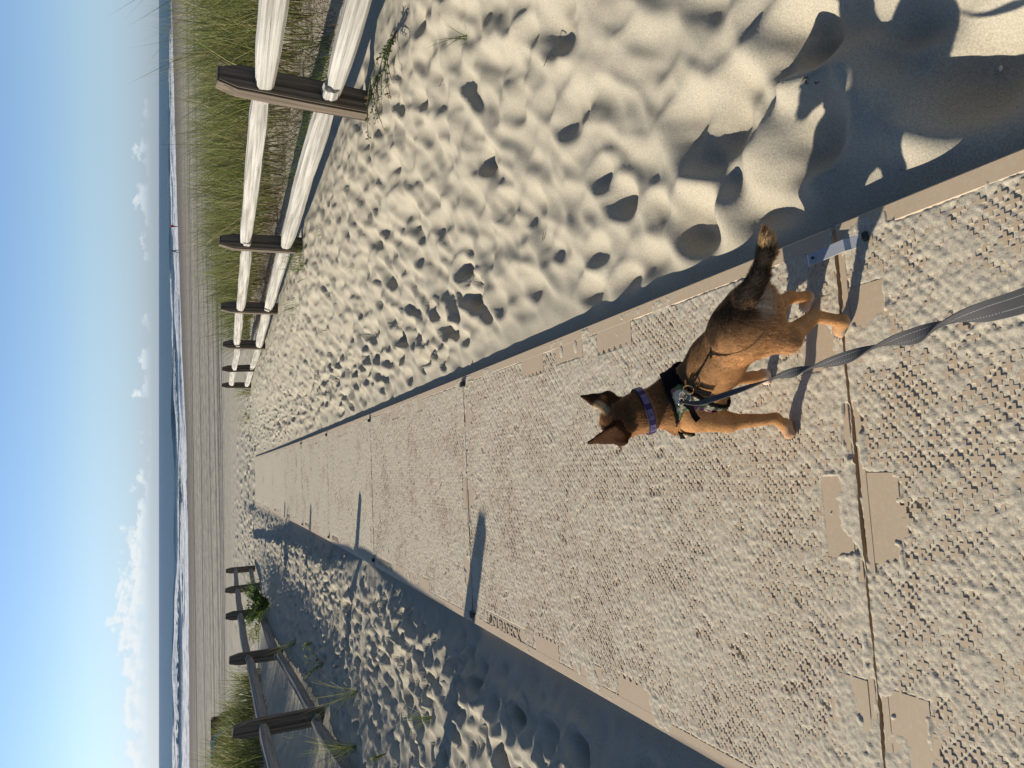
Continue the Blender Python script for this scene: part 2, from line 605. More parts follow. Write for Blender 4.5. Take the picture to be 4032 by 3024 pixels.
def Wg(d, t, dz=0.0):
    x, y, _ = W(d, t)
    return (x, y, float(ground(d, t)) + dz)


V = np.stack([Xg, Yg, Zg], -1).reshape(-1, 3)
sand = obj('sand', mesh_np('sand', V, grid_faces(len(dl), len(tl)), M_sand, True))
tag(sand, kind='structure')

# ------------------------------------------------------------------ sea
SEA = -2.75
wl = np.concatenate([np.linspace(-14, 110, 400, endpoint=False), np.geomspace(110, 30000, 120)])
xl = np.concatenate([-np.geomspace(20000, 75, 30)[:-1], np.linspace(-75, 150, 420, endpoint=False), np.geomspace(150, 20000, 30)])
Wq, Xq = np.meshgrid(wl, xl, indexing='ij')
Yq = np.interp(Xq, SHX, SHY) * np.clip(1 - Wq / 4000, 0, 1) + np.where(Wq > 4000, 0, 0) + Wq
Zq = np.full_like(Wq, SEA)
foam = np.zeros_like(Wq)
fade = 1 - sst(np.abs(Xq), 90, 160)


def breaker(w0, h, wid, seed, foamy, wob, tw=.012):
    """a ridge of water rolling in, steep on the shore side"""
    global Zq, foam
    c = w0 + wob * fbm(Xq * tw, Xq * 0 + seed, seed, 3) * 2
    a = np.clip(.55 + 1.3 * fbm(Xq * tw * 2.2, Xq * 0 + 3.3, seed + 5, 3), 0, 1.25) * fade
    u = Wq - c
    prof = np.where(u < 0, np.exp(-(u / (wid * .45)) ** 2), np.exp(-(u / (wid * 1.6)) ** 2))
    Zq = Zq + h * a * prof
    rag = fbm(Xq * .55, Wq * .9, seed + 9, 4, .6)
    br = np.clip(.5 + 1.8 * fbm(Xq * tw * 1.7 + 4.1, Xq * 0, seed + 7, 2) * 1.2 + foamy, 0, 1)
    foam = np.maximum(foam, br * np.clip(1.5 * np.exp(-((u + wid * .10) / (wid * .5)) ** 2) + rag * .9 - .35, 0, 1) * np.clip(a * 3, 0, 1))


breaker(1.0, .16, 2.6, 61, .85, 1.5)
breaker(9.0, .45, 5.0, 71, .60, 3.0)
breaker(27.0, .75, 6.5, 81, .35, 5.0)
breaker(58.0, 1.05, 8.0, 91, .40, 7.0)
breaker(90.0, .90, 10.0, 101, -.45, 7.0)
wash = np.clip(.74 + fbm(Xq * .09, Wq * .32, 111, 4, .6) * 1.1, 0, 1) * (1 - sst(Wq, 16, 62)) * fade
foam = np.maximum(foam, wash * .80)
Zq += .10 * fbm(Xq * .06, Wq * .35, 121, 3) * sst(Wq, 5, 30) * (1 - sst(Wq, 400, 1200))
V = np.stack([Xq, Yq, Zq], -1).reshape(-1, 3)
m, w, p = new_mat('sea_water')
pos = w.n('ShaderNodeNewGeometry').outputs['Position']
a = w.n('ShaderNodeAttribute', attribute_name='col').outputs['Fac']
fa = w.n('ShaderNodeAttribute', attribute_name='col')
fs = w.n('ShaderNodeSeparateColor', {0: fa.outputs['Color']}).outputs[0]
sx = w.n('ShaderNodeSeparateXYZ', {0: pos})
rip = w.noise(w.vec(w.m('MULTIPLY', sx.outputs[0], .22), w.m('MULTIPLY', sx.outputs[1], .75), 0), 1.0, 6, .65)
bands = w.noise(w.vec(w.m('MULTIPLY', sx.outputs[0], .006), w.m('MULTIPLY', sx.outputs[1], .035), 0), 1.0, 4, .6)
lace = w.noise(w.vec(w.m('MULTIPLY', sx.outputs[0], .8), w.m('MULTIPLY', sx.outputs[1], 1.1), 0), 1.0, 5, .75)
wc = w.mix(w.smooth(bands, .35, .65), (.020, .042, .052), (.050, .078, .082))
ff = w.smooth(w.m('ADD', fs, w.m('MULTIPLY', w.m('SUBTRACT', lace, .5), .9)), .32, .58)
col = w.mix(ff, wc, (.80, .81, .82))
w.l(col, p.inputs['Base Color'])
w.l(w.m('MULTIPLY_ADD', ff, .6, .30), p.inputs['Roughness'])
p.inputs['IOR'].default_value = 1.33
p.inputs['Specular IOR Level'].default_value = .24
bump(w, p, w.m('ADD', rip, w.m('MULTIPLY', w.noise(pos, .35, 5, .6), .8)), 1.0, .55)
cols = np.repeat(foam.reshape(-1, 1), 3, 1)
sea = obj('sea', mesh_np('sea', V, grid_faces(len(wl), len(xl)), m, True, cols))
tag(sea, kind='structure')

# ------------------------------------------------------------------ access mats
ML, MW, S0 = 2.45, 1.22, 1.01
LEN = 2.443
PITCHC = .036
RIMW = .037


def plate_mask(u, v):
    """1 where the moulding is smooth instead of cleated (mat coords: u across, v along)"""
    au = np.abs(u)
    m_ = au > .61 - RIMW
    m_ |= (np.abs(v - 1.2275) < .108) & (au > .515)
    for c0 in (.905, 1.56):
        m_ |= (np.abs(v - c0) < .108) & (au > .503)
    m_ |= (v < .021) | (v > LEN - .021)
    for vv in (v, LEN - v):
        m_ |= (vv < .088) & (np.abs(u - .03) < .085)
        m_ |= (vv < .115) & (np.abs(u + .01) < .0)
        for c0 in (-.36, .40):
            m_ |= (vv < .105) & (np.abs(u - c0) < .075)
    m_ |= (np.abs(v - 2.01) < .235) & (u < -.517) & (u > -.61)
    return m_


def build_cleats():
    us = np.arange(-.60, .601, PITCHC); vs_ = np.arange(.02, LEN, PITCHC)
    A = np.stack(np.meshgrid(us, vs_, indexing='ij'), -1).reshape(-1, 2)
    pts = np.concatenate([A, A + PITCHC / 2])
    keep = ~plate_mask(pts[:, 0], pts[:, 1])
    for du, dv in ((.008, 0), (-.008, 0), (0, .008), (0, -.008)):
        keep &= ~plate_mask(pts[:, 0] + du, pts[:, 1] + dv)
    pts = pts[keep & (np.abs(pts[:, 0]) < .575)]
    L_, w_ = .0128, .0036
    cr = np.array([(w_, w_), (w_, L_), (-w_, L_), (-w_, w_), (-L_, w_), (-L_, -w_), (-w_, -w_), (-w_, -L_), (w_, -L_), (w_, -w_), (L_, -w_), (L_, w_)])
    n = len(pts)
    top = np.concatenate([pts[:, None, :] + cr[None] * .92, np.zeros((n, 12, 1))], 2)
    bot = np.concatenate([pts[:, None, :] + cr[None] * 1.06, np.full((n, 12, 1), -.0085)], 2)
    V = np.concatenate([top, bot], 1).reshape(-1, 3)
    o = np.arange(n)[:, None] * 24
    tf = np.concatenate([o + np.array([[0, 3, 6, 9]]), ])
    arms = [np.concatenate([o + q for q in np.array([[k] for k in idx])], 1) for idx in ([0, 1, 2, 3], [3, 4, 5, 6], [6, 7, 8, 9], [9, 10, 11, 0])]
    sides = [np.concatenate([o + k, o + 12 + k, o + 12 + (k + 1) % 12, o + (k + 1) % 12], 1) for k in range(12)]
    return V, np.concatenate([tf] + arms + sides)


CL_V, CL_F = build_cleats()
ME_cleat = mesh_np('tread_cleats', CL_V, CL_F, M_mat)


def scallop(side, c0, depth, toothed=True):
    """smooth plate growing from the rim, its edge cut by the cleat pattern"""
    pts = []
    u_in = .61 - RIMW + .002
    h = .108
    pts.append((u_in, c0 - h))
    nT = 6
    for k in range(nT):
        v0 = c0 - h + 2 * h * k / nT
        s_ = 2 * h / nT
        if toothed:
            pts += [(u_in - depth, v0 + .1 * s_), (u_in - depth, v0 + .62 * s_), (u_in - depth + .011, v0 + .66 * s_), (u_in - depth + .011, v0 + .98 * s_)]
        else:
            pts += [(u_in - depth, v0 + .1 * s_), (u_in - depth, v0 + .9 * s_)]
    pts.append((u_in, c0 + h))
    return [(side * a, b) for a, b in pts]


def prism(bm, pts, z0, z1):
    area = sum(pts[i][0] * pts[(i + 1) % len(pts)][1] - pts[(i + 1) % len(pts)][0] * pts[i][1] for i in range(len(pts)))
    if area < 0:
        pts = pts[::-1]
    t_ = [bm.verts.new((x, y, z1)) for x, y in pts]
    b_ = [bm.verts.new((x, y, z0)) for x, y in pts]
    bm.faces.new(t_)
    for i in range(len(pts)):
        j = (i + 1) % len(pts)
        bm.faces.new((t_[i], b_[i], b_[j], t_[j]))


def mesh_prism(name, pts, z0, z1, mat):
    bm = bmesh.new()
    prism(bm, pts, z0, z1)
    return bm_mesh(name, bm, mat)


def mesh_base():
    bm = bmesh.new()
    box_bm(bm, (0, LEN / 2, -.0165), (MW - .004, LEN - .004, .016))
    return bm_mesh('base_sheet', bm, M_mat)


def mesh_rim(side):
    bm = bmesh.new()
    box_bm(bm, (side * (.61 - RIMW / 2), LEN / 2, -.0115), (RIMW, LEN, .023), bevel=.0025)
    return bm_mesh('edge_rim', bm, M_mat)


def mesh_end(v0):
    bm = bmesh.new()
    box_bm(bm, (0, v0, -.0098), (MW - 2 * RIMW - .002, .018, .018), bevel=.002)
    return bm_mesh('end_rim', bm, M_mat)


def hand_hole():
    bm = bmesh.new()
    bmesh.ops.create_uvsphere(bm, u_segments=18, v_segments=8, radius=1.0, matrix=Matrix.Diagonal((.0235, .0145, .0030, 1)))
    return bm_mesh('hand_hole', bm, M_film, True)


def lettering():
    cu = bpy.data.curves.new('lettering', 'FONT')
    cu.body = 'DURADECK'
    cu.size = .062
    cu.extrude = .0020
    cu.space_character = .92
    cu.offset = .0008
    o = bpy.data.objects.new('tmp_text', cu)
    link(o)
    bpy.context.view_layer.update()
    me = bpy.data.meshes.new_from_object(o.evaluated_get(bpy.context.evaluated_depsgraph_get()))
    bpy.data.objects.remove(o)
    co = np.zeros(len(me.vertices) * 3, np.float32)
    me.vertices.foreach_get('co', co)
    co = co.reshape(-1, 3)
    wdt = co[:, 0].max()
    x, y, z = co[:, 0] * (.335 / wdt), co[:, 1] * 1.0, co[:, 2]
    out = np.stack([-.577 + y, 2.165 - x, z - .0006], 1)
    me.vertices.foreach_set('co', out.astype(np.float32).ravel())
    me.update()
    me.materials.clear(); me.materials.append(M_mat)
    me.name = 'lettering'
    return me


def logo():
    # ring with a slanted bar, as the round emblem before the word
    V, Fq = tube([(-.552 + .017 * math.cos(a), 2.195 + .017 * math.sin(a), .0004) for a in np.linspace(0, 2 * math.pi, 20, endpoint=False)], .0026, 6, True)
    V2, F2 = tube([(-.566, 2.195, .0004), (-.54, 2.205, .0004)], .003, 6)
    k = len(V)
    return mesh_np('emblem', V + V2, np.array(Fq + [tuple(i + k for i in f) for f in F2]), M_mat, True)


ME = dict(base=mesh_base(), rimL=mesh_rim(-1), rimR=mesh_rim(1), e0=mesh_end(.0095), e1=mesh_end(LEN - .0095), hole=hand_hole(), text=lettering(), logo=logo())
ME_plates = []
for s_ in (-1, 1):
    for c0 in (.905, 1.56):
        ME_plates.append(mesh_prism('edge_plate', scallop(s_, c0, .072), -.0085, -.0003, M_mat))
    ui = .61 - RIMW + .002
    pts = [(s_ * ui, 1.12), (s_ * .517, 1.12), (s_ * .517, 1.335), (s_ * ui, 1.335)]
    ME_plates.append(mesh_prism('edge_plate', pts, -.0085, -.0003, M_mat))
ME_endpl = []
for fl_ in (0, 1):
    f_ = (lambda v: v) if fl_ == 0 else (lambda v: LEN - v)
    for c0, hw, dp in ((.03, .085, .088), (-.36, .075, .105), (.40, .075, .105)):
        pts = [(c0 - hw, f_(.0188)), (c0 - hw, f_(dp)), (c0 - hw * .4, f_(dp)), (c0 - hw * .4, f_(dp + .012)), (c0 + hw * .3, f_(dp + .012)),
               (c0 + hw * .3, f_(dp)), (c0 + hw, f_(dp)), (c0 + hw, f_(.0188))]
        ME_endpl.append(mesh_prism('end_plate', pts, -.0085, -.0003, M_mat))
ME_textpl = mesh_prism('letter_panel', [(-.5735, 1.78), (-.52, 1.78), (-.52, 2.235), (-.5735, 2.235)], -.0085, -.0022, M_mat)


def film(seed, nu, nv, dn):
    u = np.linspace(-.608, .608, nu); v = np.linspace(-.002, LEN + .002, nv)
    U, Vv = np.meshgrid(u, v, indexing='ij')
    o = seed * 7.3
    n1 = fbm(U * 26 + o, Vv * 30, seed, 3, .55)
    n2 = fbm(U * 85, Vv * 95 + o, seed + 11, 2, .6)
    big = fbm(U * 3.2 + o, Vv * 2.6 - o, seed + 23, 3)
    ripple = fbm((U + .35 * Vv) * 34, (Vv - .35 * U) * 11 + o, seed + 31, 2)
    z = -.0013 + .0018 * n1 + .0018 * n2 + .0018 * big + .0014 * ripple + dn
    lat_ = np.zeros_like(U)
    for ox in (0, PITCHC / 2):
        du = np.abs((U + .60 - ox + PITCHC / 2) % PITCHC - PITCHC / 2); dv = np.abs((Vv - .02 - ox + PITCHC / 2) % PITCHC - PITCHC / 2)
        lat_ = np.maximum(lat_, np.maximum(sst(du, .0062, .0022) * sst(dv, .0150, .0108), sst(dv, .0062, .0022) * sst(du, .0150, .0108)))
    cover = np.clip(.70 + 1.3 * fbm(U * 7 + o, Vv * 6 - o, seed + 53, 3), .15, 1.25)
    z = z + (lat_ - .42) * (.0019 if seed == 100 else .0013) * cover
    pl = plate_mask(U, Vv).astype(float)
    pl = np.where(plate_mask(U + .006, Vv) & plate_mask(U - .006, Vv) & plate_mask(U, Vv + .006) & plate_mask(U, Vv - .006), 1.0, pl * .6)
    endz = np.exp(-(np.minimum(Vv, LEN - Vv) / .035) ** 2)
    spill = .0056 * sst(fbm(U * 5 + o, Vv * 5.5, seed + 41, 3) + .22 * endz + .24 * (np.abs(U) > .25) * (np.minimum(Vv, LEN - Vv) < .125), .06, .36)
    ep = lambda u_, v_: (plate_mask(u_, v_) & (np.minimum(v_, LEN - v_) < .125) & (np.abs(u_) < .58)).astype(float)
    bl = sum(ep(U + r_ * math.cos(a_), Vv + r_ * math.sin(a_)) for r_ in (.012, .026) for a_ in np.linspace(0, 2 * np.pi, 8, endpoint=False)) / 16
    rag = fbm(U * 16 + o, Vv * 17, seed + 47, 3, .6)
    spill = np.maximum(spill, .0082 * sst(.62 - bl + rag * .75, -.05, .16) * (np.minimum(Vv, LEN - Vv) < .14) * (np.abs(U) < .575))
    z = z + pl * (-.0036 - .0030 * np.maximum(n1, 0) - dn * .5 - .002 * np.maximum(big, 0)) + pl * spill
    # scuffs and prints trodden into the dust
    q = random.Random(seed)
    for k in range(60):
        cu_, cv = q.uniform(-.52, .52), q.uniform(.05, 2.4)
        an = q.uniform(-.6, .6); ru, rv = q.uniform(.006, .014), q.uniform(.010, .045)
        a_ = ((U - cu_) * math.cos(an) + (Vv - cv) * math.sin(an)) / ru; b_ = (-(U - cu_) * math.sin(an) + (Vv - cv) * math.cos(an)) / rv
        r2 = a_ * a_ + b_ * b_
        z = z - q.uniform(.001, .0045) * np.exp(-r2 * 1.5) + .0010 * np.exp(-((np.sqrt(r2) - 1.3) / .4) ** 2)
    e = np.minimum(.609 - np.abs(U), 1)
    z = np.where(e < .006, np.minimum(z, -.003), z)
    z = np.maximum(z, -.0082)
    z = np.where(plate_mask(U, Vv) & (np.abs(U) > .5) & (Vv > 1.78) & (Vv < 2.235) & (U < 0), np.minimum(z, -.0030), z)
    return np.stack([U, Vv, z], -1).reshape(-1, 3), grid_faces(nu, nv)[:, ::-1]


mat_labels = [
    'tan plastic access mat in the foreground, cut off by the frame below the leash',
    'tan plastic access mat the dog walks on, raised lettering on its left rim',
    'tan access mat just beyond the dog, crossed by the long shadow of a fence post',
    'sandy access mat fourth from the camera, with a fence post shadow on its far half',
    'sandy access mat fifth from the camera, dark gap at its near seam',
    'narrow-looking sandy access mat sixth from the camera',
    'thin far sandy access mat, seventh along the path',
    'far pale access mat, last but one before the open beach',
    'farthest pale access mat, where the path runs out onto open beach']
film_far = None
for k in range(9):
    d0 = S0 + (k - 1) * ML
    z0, z1 = float(zpath(d0)), float(zpath(d0 + ML))
    lift = .004 if k == 0 else 0.0
    e = empty('access_mat', W(d0 + .0035, 0, z0 + lift), (math.atan2(z1 - z0, ML), 0, HD))
    tag(e, mat_labels[k], 'mat', 'access mats laid end to end down to the beach')
    obj('base_sheet', ME['base'], e)
    obj('edge_rim', ME['rimL'], e); obj('edge_rim', ME['rimR'], e)
    obj('end_rim', ME['e0'], e); obj('end_rim', ME['e1'], e)
    if k < 6:
        o = obj('tread_cleats', ME_cleat, e); tag(o, kind='stuff')
    if k < 7:
        for mp_ in ME_plates: obj('edge_plate', mp_, e)
        for mp_ in ME_endpl: obj('end_plate', mp_, e)
        for s_ in (-1, 1):
            for vv in (1.172, 1.287):
                obj('hand_hole', ME['hole'], e, (s_ * .5555, vv, -.0008))
        obj('letter_panel', ME_textpl, e)
        obj('lettering', ME['text'], e); obj('emblem', ME['logo'], e)
    if k < 3:
        fv, ff_ = film(100 + k, (330, 330, 260)[k], (650, 650, 500)[k], (.0003, .0008, .0012)[k])
    elif k < 6:
        fv, ff_ = film(100 + k, 200, 380, .0018)
    elif film_far is None:
        fv, ff_ = film(100 + k, 60, 100, .002)
    if k < 6 or film_far is None:
        fm = mesh_np('sand_dusting', fv, ff_, M_film, True)
        if k >= 6: film_far = fm
    else:
        fm = film_far
    o = obj('sand_dusting', fm, e)
    tag(o, kind='stuff')

# ------------------------------------------------------------------ clips and bracket that join the mats
M_black = simple_mat('black_plastic', (.022, .021, .022), .45, 0, .3, 60, .3, .0006)
M_steel = simple_mat('galvanised_steel', (.42, .44, .47), .5, .2, .12, 25, .15, .0006)


def clip_mesh():
    bm = bmesh.new()
    box_bm(bm, (0, 0, .003), (.024, .062, .006), bevel=.0015)
    box_bm(bm, (0, -.026, .013), (.024, .009, .020), Matrix.Rotation(.25, 4, 'X'), bevel=.001)
    box_bm(bm, (0, .027, .006), (.020, .010, .008), bevel=.001)
    return bm_mesh('clip_body', bm, M_black)


def clip_tongue():
    bm = bmesh.new()
    box_bm(bm, (0, .004, .012), (.014, .040, .004), Matrix.Rotation(-.22, 4, 'X'), bevel=.0008)
    return bm_mesh('clip_tongue', bm, M_black)


CB, CT = clip_mesh(), clip_tongue()
ords = ['second', 'third', 'fourth', 'fifth']
for k in range(2, 6):
    for s_, nm in ((1, 'right'), (-1, 'left')):
        d0 = S0 + (k - 1) * ML
        e = empty('mat_clip', W(d0 + (.0 if k % 2 else -.006), s_ * (.562 + .006 * ((k * 7) % 3 - 1)), float(zpath(d0)) + .002), (-.05, 0, HD + .1 * ((k * 5) % 3 - 1)))
        tag(e, 'small black clip on the %s seam from the camera, %s path edge' % (ords[k - 2], nm), 'clip', 'black clips joining the mats')
        obj('clip_body', CB, e); obj('clip_tongue', CT, e)
# bent strap at the nearest seam
bm = bmesh.new()
prof = [(-.072, .001), (-.040, .003), (-.030, .010), (.052, .020), (.058, .018)]
for i in range(len(prof) - 1):
    (y0, z0), (y1, z1) = prof[i], prof[i + 1]
    wv = [bm.verts.new((x, y, z)) for x, y, z in ((-.012, y0, z0), (.012, y0, z0), (.012, y1, z1), (-.012, y1, z1))]
    bm.faces.new(wv)
bmesh.ops.remove_doubles(bm, verts=bm.verts, dist=1e-5)
r_ = bmesh.ops.solidify(bm, geom=bm.faces[:], thickness=.003)
me = bm_mesh('strap_plate', bm, M_steel)
e = empty('strap_bracket', W(1.003, .557, float(zpath(1.0)) + .004), (-.04, 0, HD + .10))
tag(e, 'pale grey metal strap bridging the nearest mat seam at its right end', 'bracket')
obj('strap_plate', me, e)
bm = bmesh.new()
bmesh.ops.create_cone(bm, cap_ends=True, segments=10, radius1=.0035, radius2=.003, depth=.003, matrix=Matrix.Translation((0, .040, .0225)))
obj('rivet', bm_mesh('rivet', bm, M_black), e)
bm = bmesh.new()
box_bm(bm, (0, -.076, .004), (.018, .012, .012), bevel=.003)
obj('bracket_foot', bm_mesh('bracket_foot', bm, M_black), e)

# ------------------------------------------------------------------ split rail fences
def post_mesh(seed):
    q = random.Random(seed)
    bm = bmesh.new()
    w_, th = .076, .052
    n = lambda a: q.uniform(-a, a)
    # outline in x (across) / z, top at z = 0, with clipped shoulders
    out = [(-w_, -1.5), (w_, -1.5), (w_ + n(.004), -.9), (w_ + n(.005), -.5), (w_ + n(.004), -.13), (.046 + n(.008), -.005), (-.044 + n(.008), n(.004)), (-w_ + n(.004), -.12 + n(.02)), (-w_ + n(.005), -.5), (-w_ + n(.004), -.9)]
    f = bm.faces.new([bm.verts.new((x, -th, z)) for x, z in out])
    r = bmesh.ops.extrude_face_region(bm, geom=[f])
    bmesh.ops.translate(bm, vec=(0, 2 * th, 0), verts=[v for v in r['geom'] if isinstance(v, bmesh.types.BMVert)])
    bmesh.ops.recalc_face_normals(bm, faces=bm.faces)
    es = [e_ for e_ in bm.edges if abs(e_.verts[0].co.y - e_.verts[1].co.y) < 1e-6]
    bmesh.ops.bevel(bm, geom=es, offset=.010, segments=2, affect='EDGES')
    me = bpy.data.meshes.new('post'); bm.to_mesh(me); bm.free()
    o = bpy.data.objects.new('tmp_post', me); link(o)
    cutters = []
    for zc in (-.225, -.60):
        bm = bmesh.new()
        bmesh.ops.create_cone(bm, cap_ends=True, segments=18, radius1=1, radius2=1, depth=.4)
        for v in bm.verts:
            x, y, z = v.co
            v.co = (x * .036, z, y * .082 + zc)
        bmesh.ops.recalc_face_normals(bm, faces=bm.faces)
        cm = bpy.data.meshes.new('c'); bm.to_mesh(cm); bm.free()
        c_ = bpy.data.objects.new('tmp_cut', cm); link(c_)
        md = o.modifiers.new('b', 'BOOLEAN'); md.object = c_; md.operation = 'DIFFERENCE'; md.solver = 'EXACT'
        cutters.append(c_)
    bpy.context.view_layer.update()
    res = bpy.data.meshes.new_from_object(o.evaluated_get(bpy.context.evaluated_depsgraph_get()))
    for x in [o] + cutters: bpy.data.objects.remove(x)
    res.materials.clear(); res.materials.append(M_post)
    res.name = 'post'
    return res


def rail_mesh(L, h, t, seed, mat, e0=.62, e1=.62):
    """riven rail along +x from 0 to L: irregular section, whittled ends, cut faces"""
    q = np.random.default_rng(seed)
    ns, nk = 44, 16
    xs = np.linspace(0, L, ns)
    an = np.linspace(0, 2 * np.pi, nk, endpoint=False) + .2
    base = 1 + .055 * q.normal(size=nk)
    tilt = q.uniform(-.3, .3)
    V = []
    o = seed * 3.1
    for i, x in enumerate(xs):
        f = min(1, e0 + (1 - e0) * min(1, x / .55), e1 + (1 - e1) * min(1, (L - x) / .55))
        bow_y = .018 * float(pn(x * .5 + o, o, 3)); bow_z = .020 * float(pn(x * .45 + o, 9.7, 4))
        wob = 1 + .10 * pn(np.full(nk, x * 1.1 + o), np.cos(an) * 1.2 + o, 5) + .05 * pn(np.full(nk, x * 5 + o), np.sin(an) * 2.0, 6)
        ca, sa = np.cos(an), np.sin(an)
        sq = (np.abs(ca) ** 5.5 + np.abs(sa) ** 5.5) ** (-1 / 5.5)
        y = ca * sq * t / 2 * base * wob * (.55 + .45 * f); z = sa * sq * h / 2 * base * wob * f
        tw = tilt + .12 * x / L
        V.append(np.stack([np.full(nk, x) + .012 * pn(an * 1.3, an * 0 + o, 8) * (i in (0, ns - 1)), y * math.cos(tw) - z * math.sin(tw) + bow_y, y * math.sin(tw) + z * math.cos(tw) + bow_z], 1))
    V = np.concatenate(V)
    i = np.arange(ns - 1)[:, None] * nk; k = np.arange(nk)[None]; k2 = (k + 1) % nk
    Q = np.stack([i + k, i + k2, i + nk + k2, i + nk + k], -1).reshape(-1, 4)
    caps = [np.array([list(range(nk))[::-1]]), np.array([[(ns - 1) * nk + a for a in range(nk)]])]
    return mesh_np('rail', V, [Q] + caps, mat, False)


POSTS = [post_mesh(k) for k in range(3)]


def fence(name, side, ts, ds, Hs, label, leans):
    base = empty(name, W(ds[0], ts[0], float(ground(ds[0], ts[0]))))
    tag(base, label, 'fence')
    base.rotation_euler = (0, 0, HD)
    bpy.context.view_layer.update()
    inv = base.matrix_world.inverted()
    tops = []
    for k, d in enumerate(ds):
        x, y, z = Wg(d, ts[k])
        top = Vector((x, y, z + Hs[k]))
        lx, ly = leans[k % len(leans)]
        o = obj('post', POSTS[k % 3], base)
        o.matrix_local = inv @ (Matrix.Translation(top) @ Matrix.Rotation(HD + .05 * math.sin(k * 2.1), 4, 'Z') @ Matrix.Rotation(ly, 4, 'X') @ Matrix.Rotation(lx, 4, 'Y'))
        tops.append((top, lx, ly))
    sag = (lambda k: (.05, .075, .03)[k] if k < 3 else 0) if side < 0 else (lambda k: 0)
    for k in range(len(ds) - 1):
        for lv, zc in ((0, -.25), (1, -.625)):
            a = tops[k][0] + Vector((tops[k][1] * zc, 0, zc - sag(k) * (1 + 3.4 * lv))); b = tops[k + 1][0] + Vector((tops[k + 1][1] * zc, 0, zc - sag(k + 1) * (1 + 3.4 * lv)))
            dirv = (b - a).normalized()
            off = Vector((ch, sh, 0)) * .012 * (1 if (k + lv) % 2 else -1)
            dz = Vector((0, 0, .018 * (1 if k % 2 else -1)))
            a2 = a - dirv * .13 + off + dz * .5; b2 = b + dirv * .13 - off - dz * .5
            L = (b2 - a2).length
            q = random.Random(k * 7 + lv * 3 + (50 if side < 0 else 0))
            me = rail_mesh(L, q.uniform(.108, .128) * (.85 if side < 0 else 1), q.uniform(.08, .10) * (.85 if side < 0 else 1), k * 5 + lv * 2 + (60 if side < 0 else 1), M_rail_shaded if side < 0 else M_rail)
            o = obj('rail', me, base)
            rot = dirv.to_track_quat('X', 'Z').to_matrix().to_4x4()
            o.matrix_local = inv @ (Matrix.Translation(a2) @ rot)


fence('split_rail_fence', 1, [2.40, 2.37, 2.43, 2.49, 2.51, 2.51, 2.52], [.87, 4.17, 7.47, 10.77, 14.06, 17.36, 20.65], [.9, .85, .80, .76, .73, .68, .73],
      'split rail fence with bright silvered rails to the right of the path', [(-.03, 0), (.0, .05), (-.02, .02), (.0, .0), (.0, -.02)])
fence('split_rail_fence', -1, [-2.18, -2.2, -2.18, -2.31, -2.32, -2.35, -2.33], [.95, 4.37, 7.55, 10.97, 14.4, 17.8, 21.2], [.90, .89, .83, .70, .62, .73, .74],
      'split rail fence with shaded dark rails to the left of the path', [(.02, 0), (.02, .03), (.03, .06), (.02, .03), (.03, .03), (.0, .0)])

# ------------------------------------------------------------------ dune grass and plants
def blades(base, H, lean, bend, width, col0, col1, nlev=4):
    """arrays of grass blades -> verts, faces, colours"""
    n = len(H)
    a = rng.uniform(0, 2 * np.pi, n)
    wd = np.stack([np.cos(a), np.sin(a), np.zeros(n)], 1)
    V, Cc = [], []
    for k in range(nlev):
        s = k / (nlev - 1)
        hz = s * (1 - .25 * bend * s)
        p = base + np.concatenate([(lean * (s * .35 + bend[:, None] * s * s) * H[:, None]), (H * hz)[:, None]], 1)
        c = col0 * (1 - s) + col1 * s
        if k < nlev - 1:
            w_ = (width * (1 - s * .75))[:, None] * wd * .5
            V += [p - w_, p + w_]; Cc += [c, c]
        else:
            V.append(p); Cc.append(c)
    m_ = 2 * (nlev - 1) + 1
    V = np.stack(V, 1).reshape(-1, 3); Cc = np.stack(Cc, 1).reshape(-1, 3)
    o = np.arange(n)[:, None] * m_
    Q = np.concatenate([o + np.array([[2 * k, 2 * k + 1, 2 * k + 3, 2 * k + 2]]) for k in range(nlev - 2)])
    T = o + np.array([[m_ - 3, m_ - 2, m_ - 1]])
    return V, [Q, T], Cc


GREENS = np.array((1.32, 1.32, 1.18)) * np.array([(.13, .17, .042), (.18, .205, .055), (.235, .225, .075), (.095, .135, .040), (.32, .28, .13), (.40, .34, .18)])


def stand(name, n, sampler, hrange, leanv, label, width=.0125, probs=(.24, .24, .18, .18, .09, .07)):
    d, t = sampler(n)
    n = len(d)
    x = X0 - sh * d + ch * t; y = ch * d + sh * t
    z = ground(d, t) - .03
    clump = .5 + 1.2 * fbm(d * 1.4, t * 1.6, 77, 3)
    H = rng.uniform(*hrange, n) * np.clip(.62 + .55 * clump, .45, 1.25)
    lean = np.stack([rng.normal(leanv[0], .42, n), rng.normal(leanv[1], .42, n)], 1) + .35 * np.stack([pn(d * .8, t * .8, 91), pn(d * .8, t * .8, 92)], 1)
    bend = rng.uniform(.1, .75, n)
    ci = rng.choice(6, n, p=probs)
    c1 = GREENS[ci] * rng.uniform(.40, 1.50, n)[:, None]
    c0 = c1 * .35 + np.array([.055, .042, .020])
    wdt = rng.uniform(.6, 1.3, n) * width
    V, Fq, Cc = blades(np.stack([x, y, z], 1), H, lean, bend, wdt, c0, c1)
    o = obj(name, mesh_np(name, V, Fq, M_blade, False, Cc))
    tag(o, label, 'grass', kind='stuff')
    return o


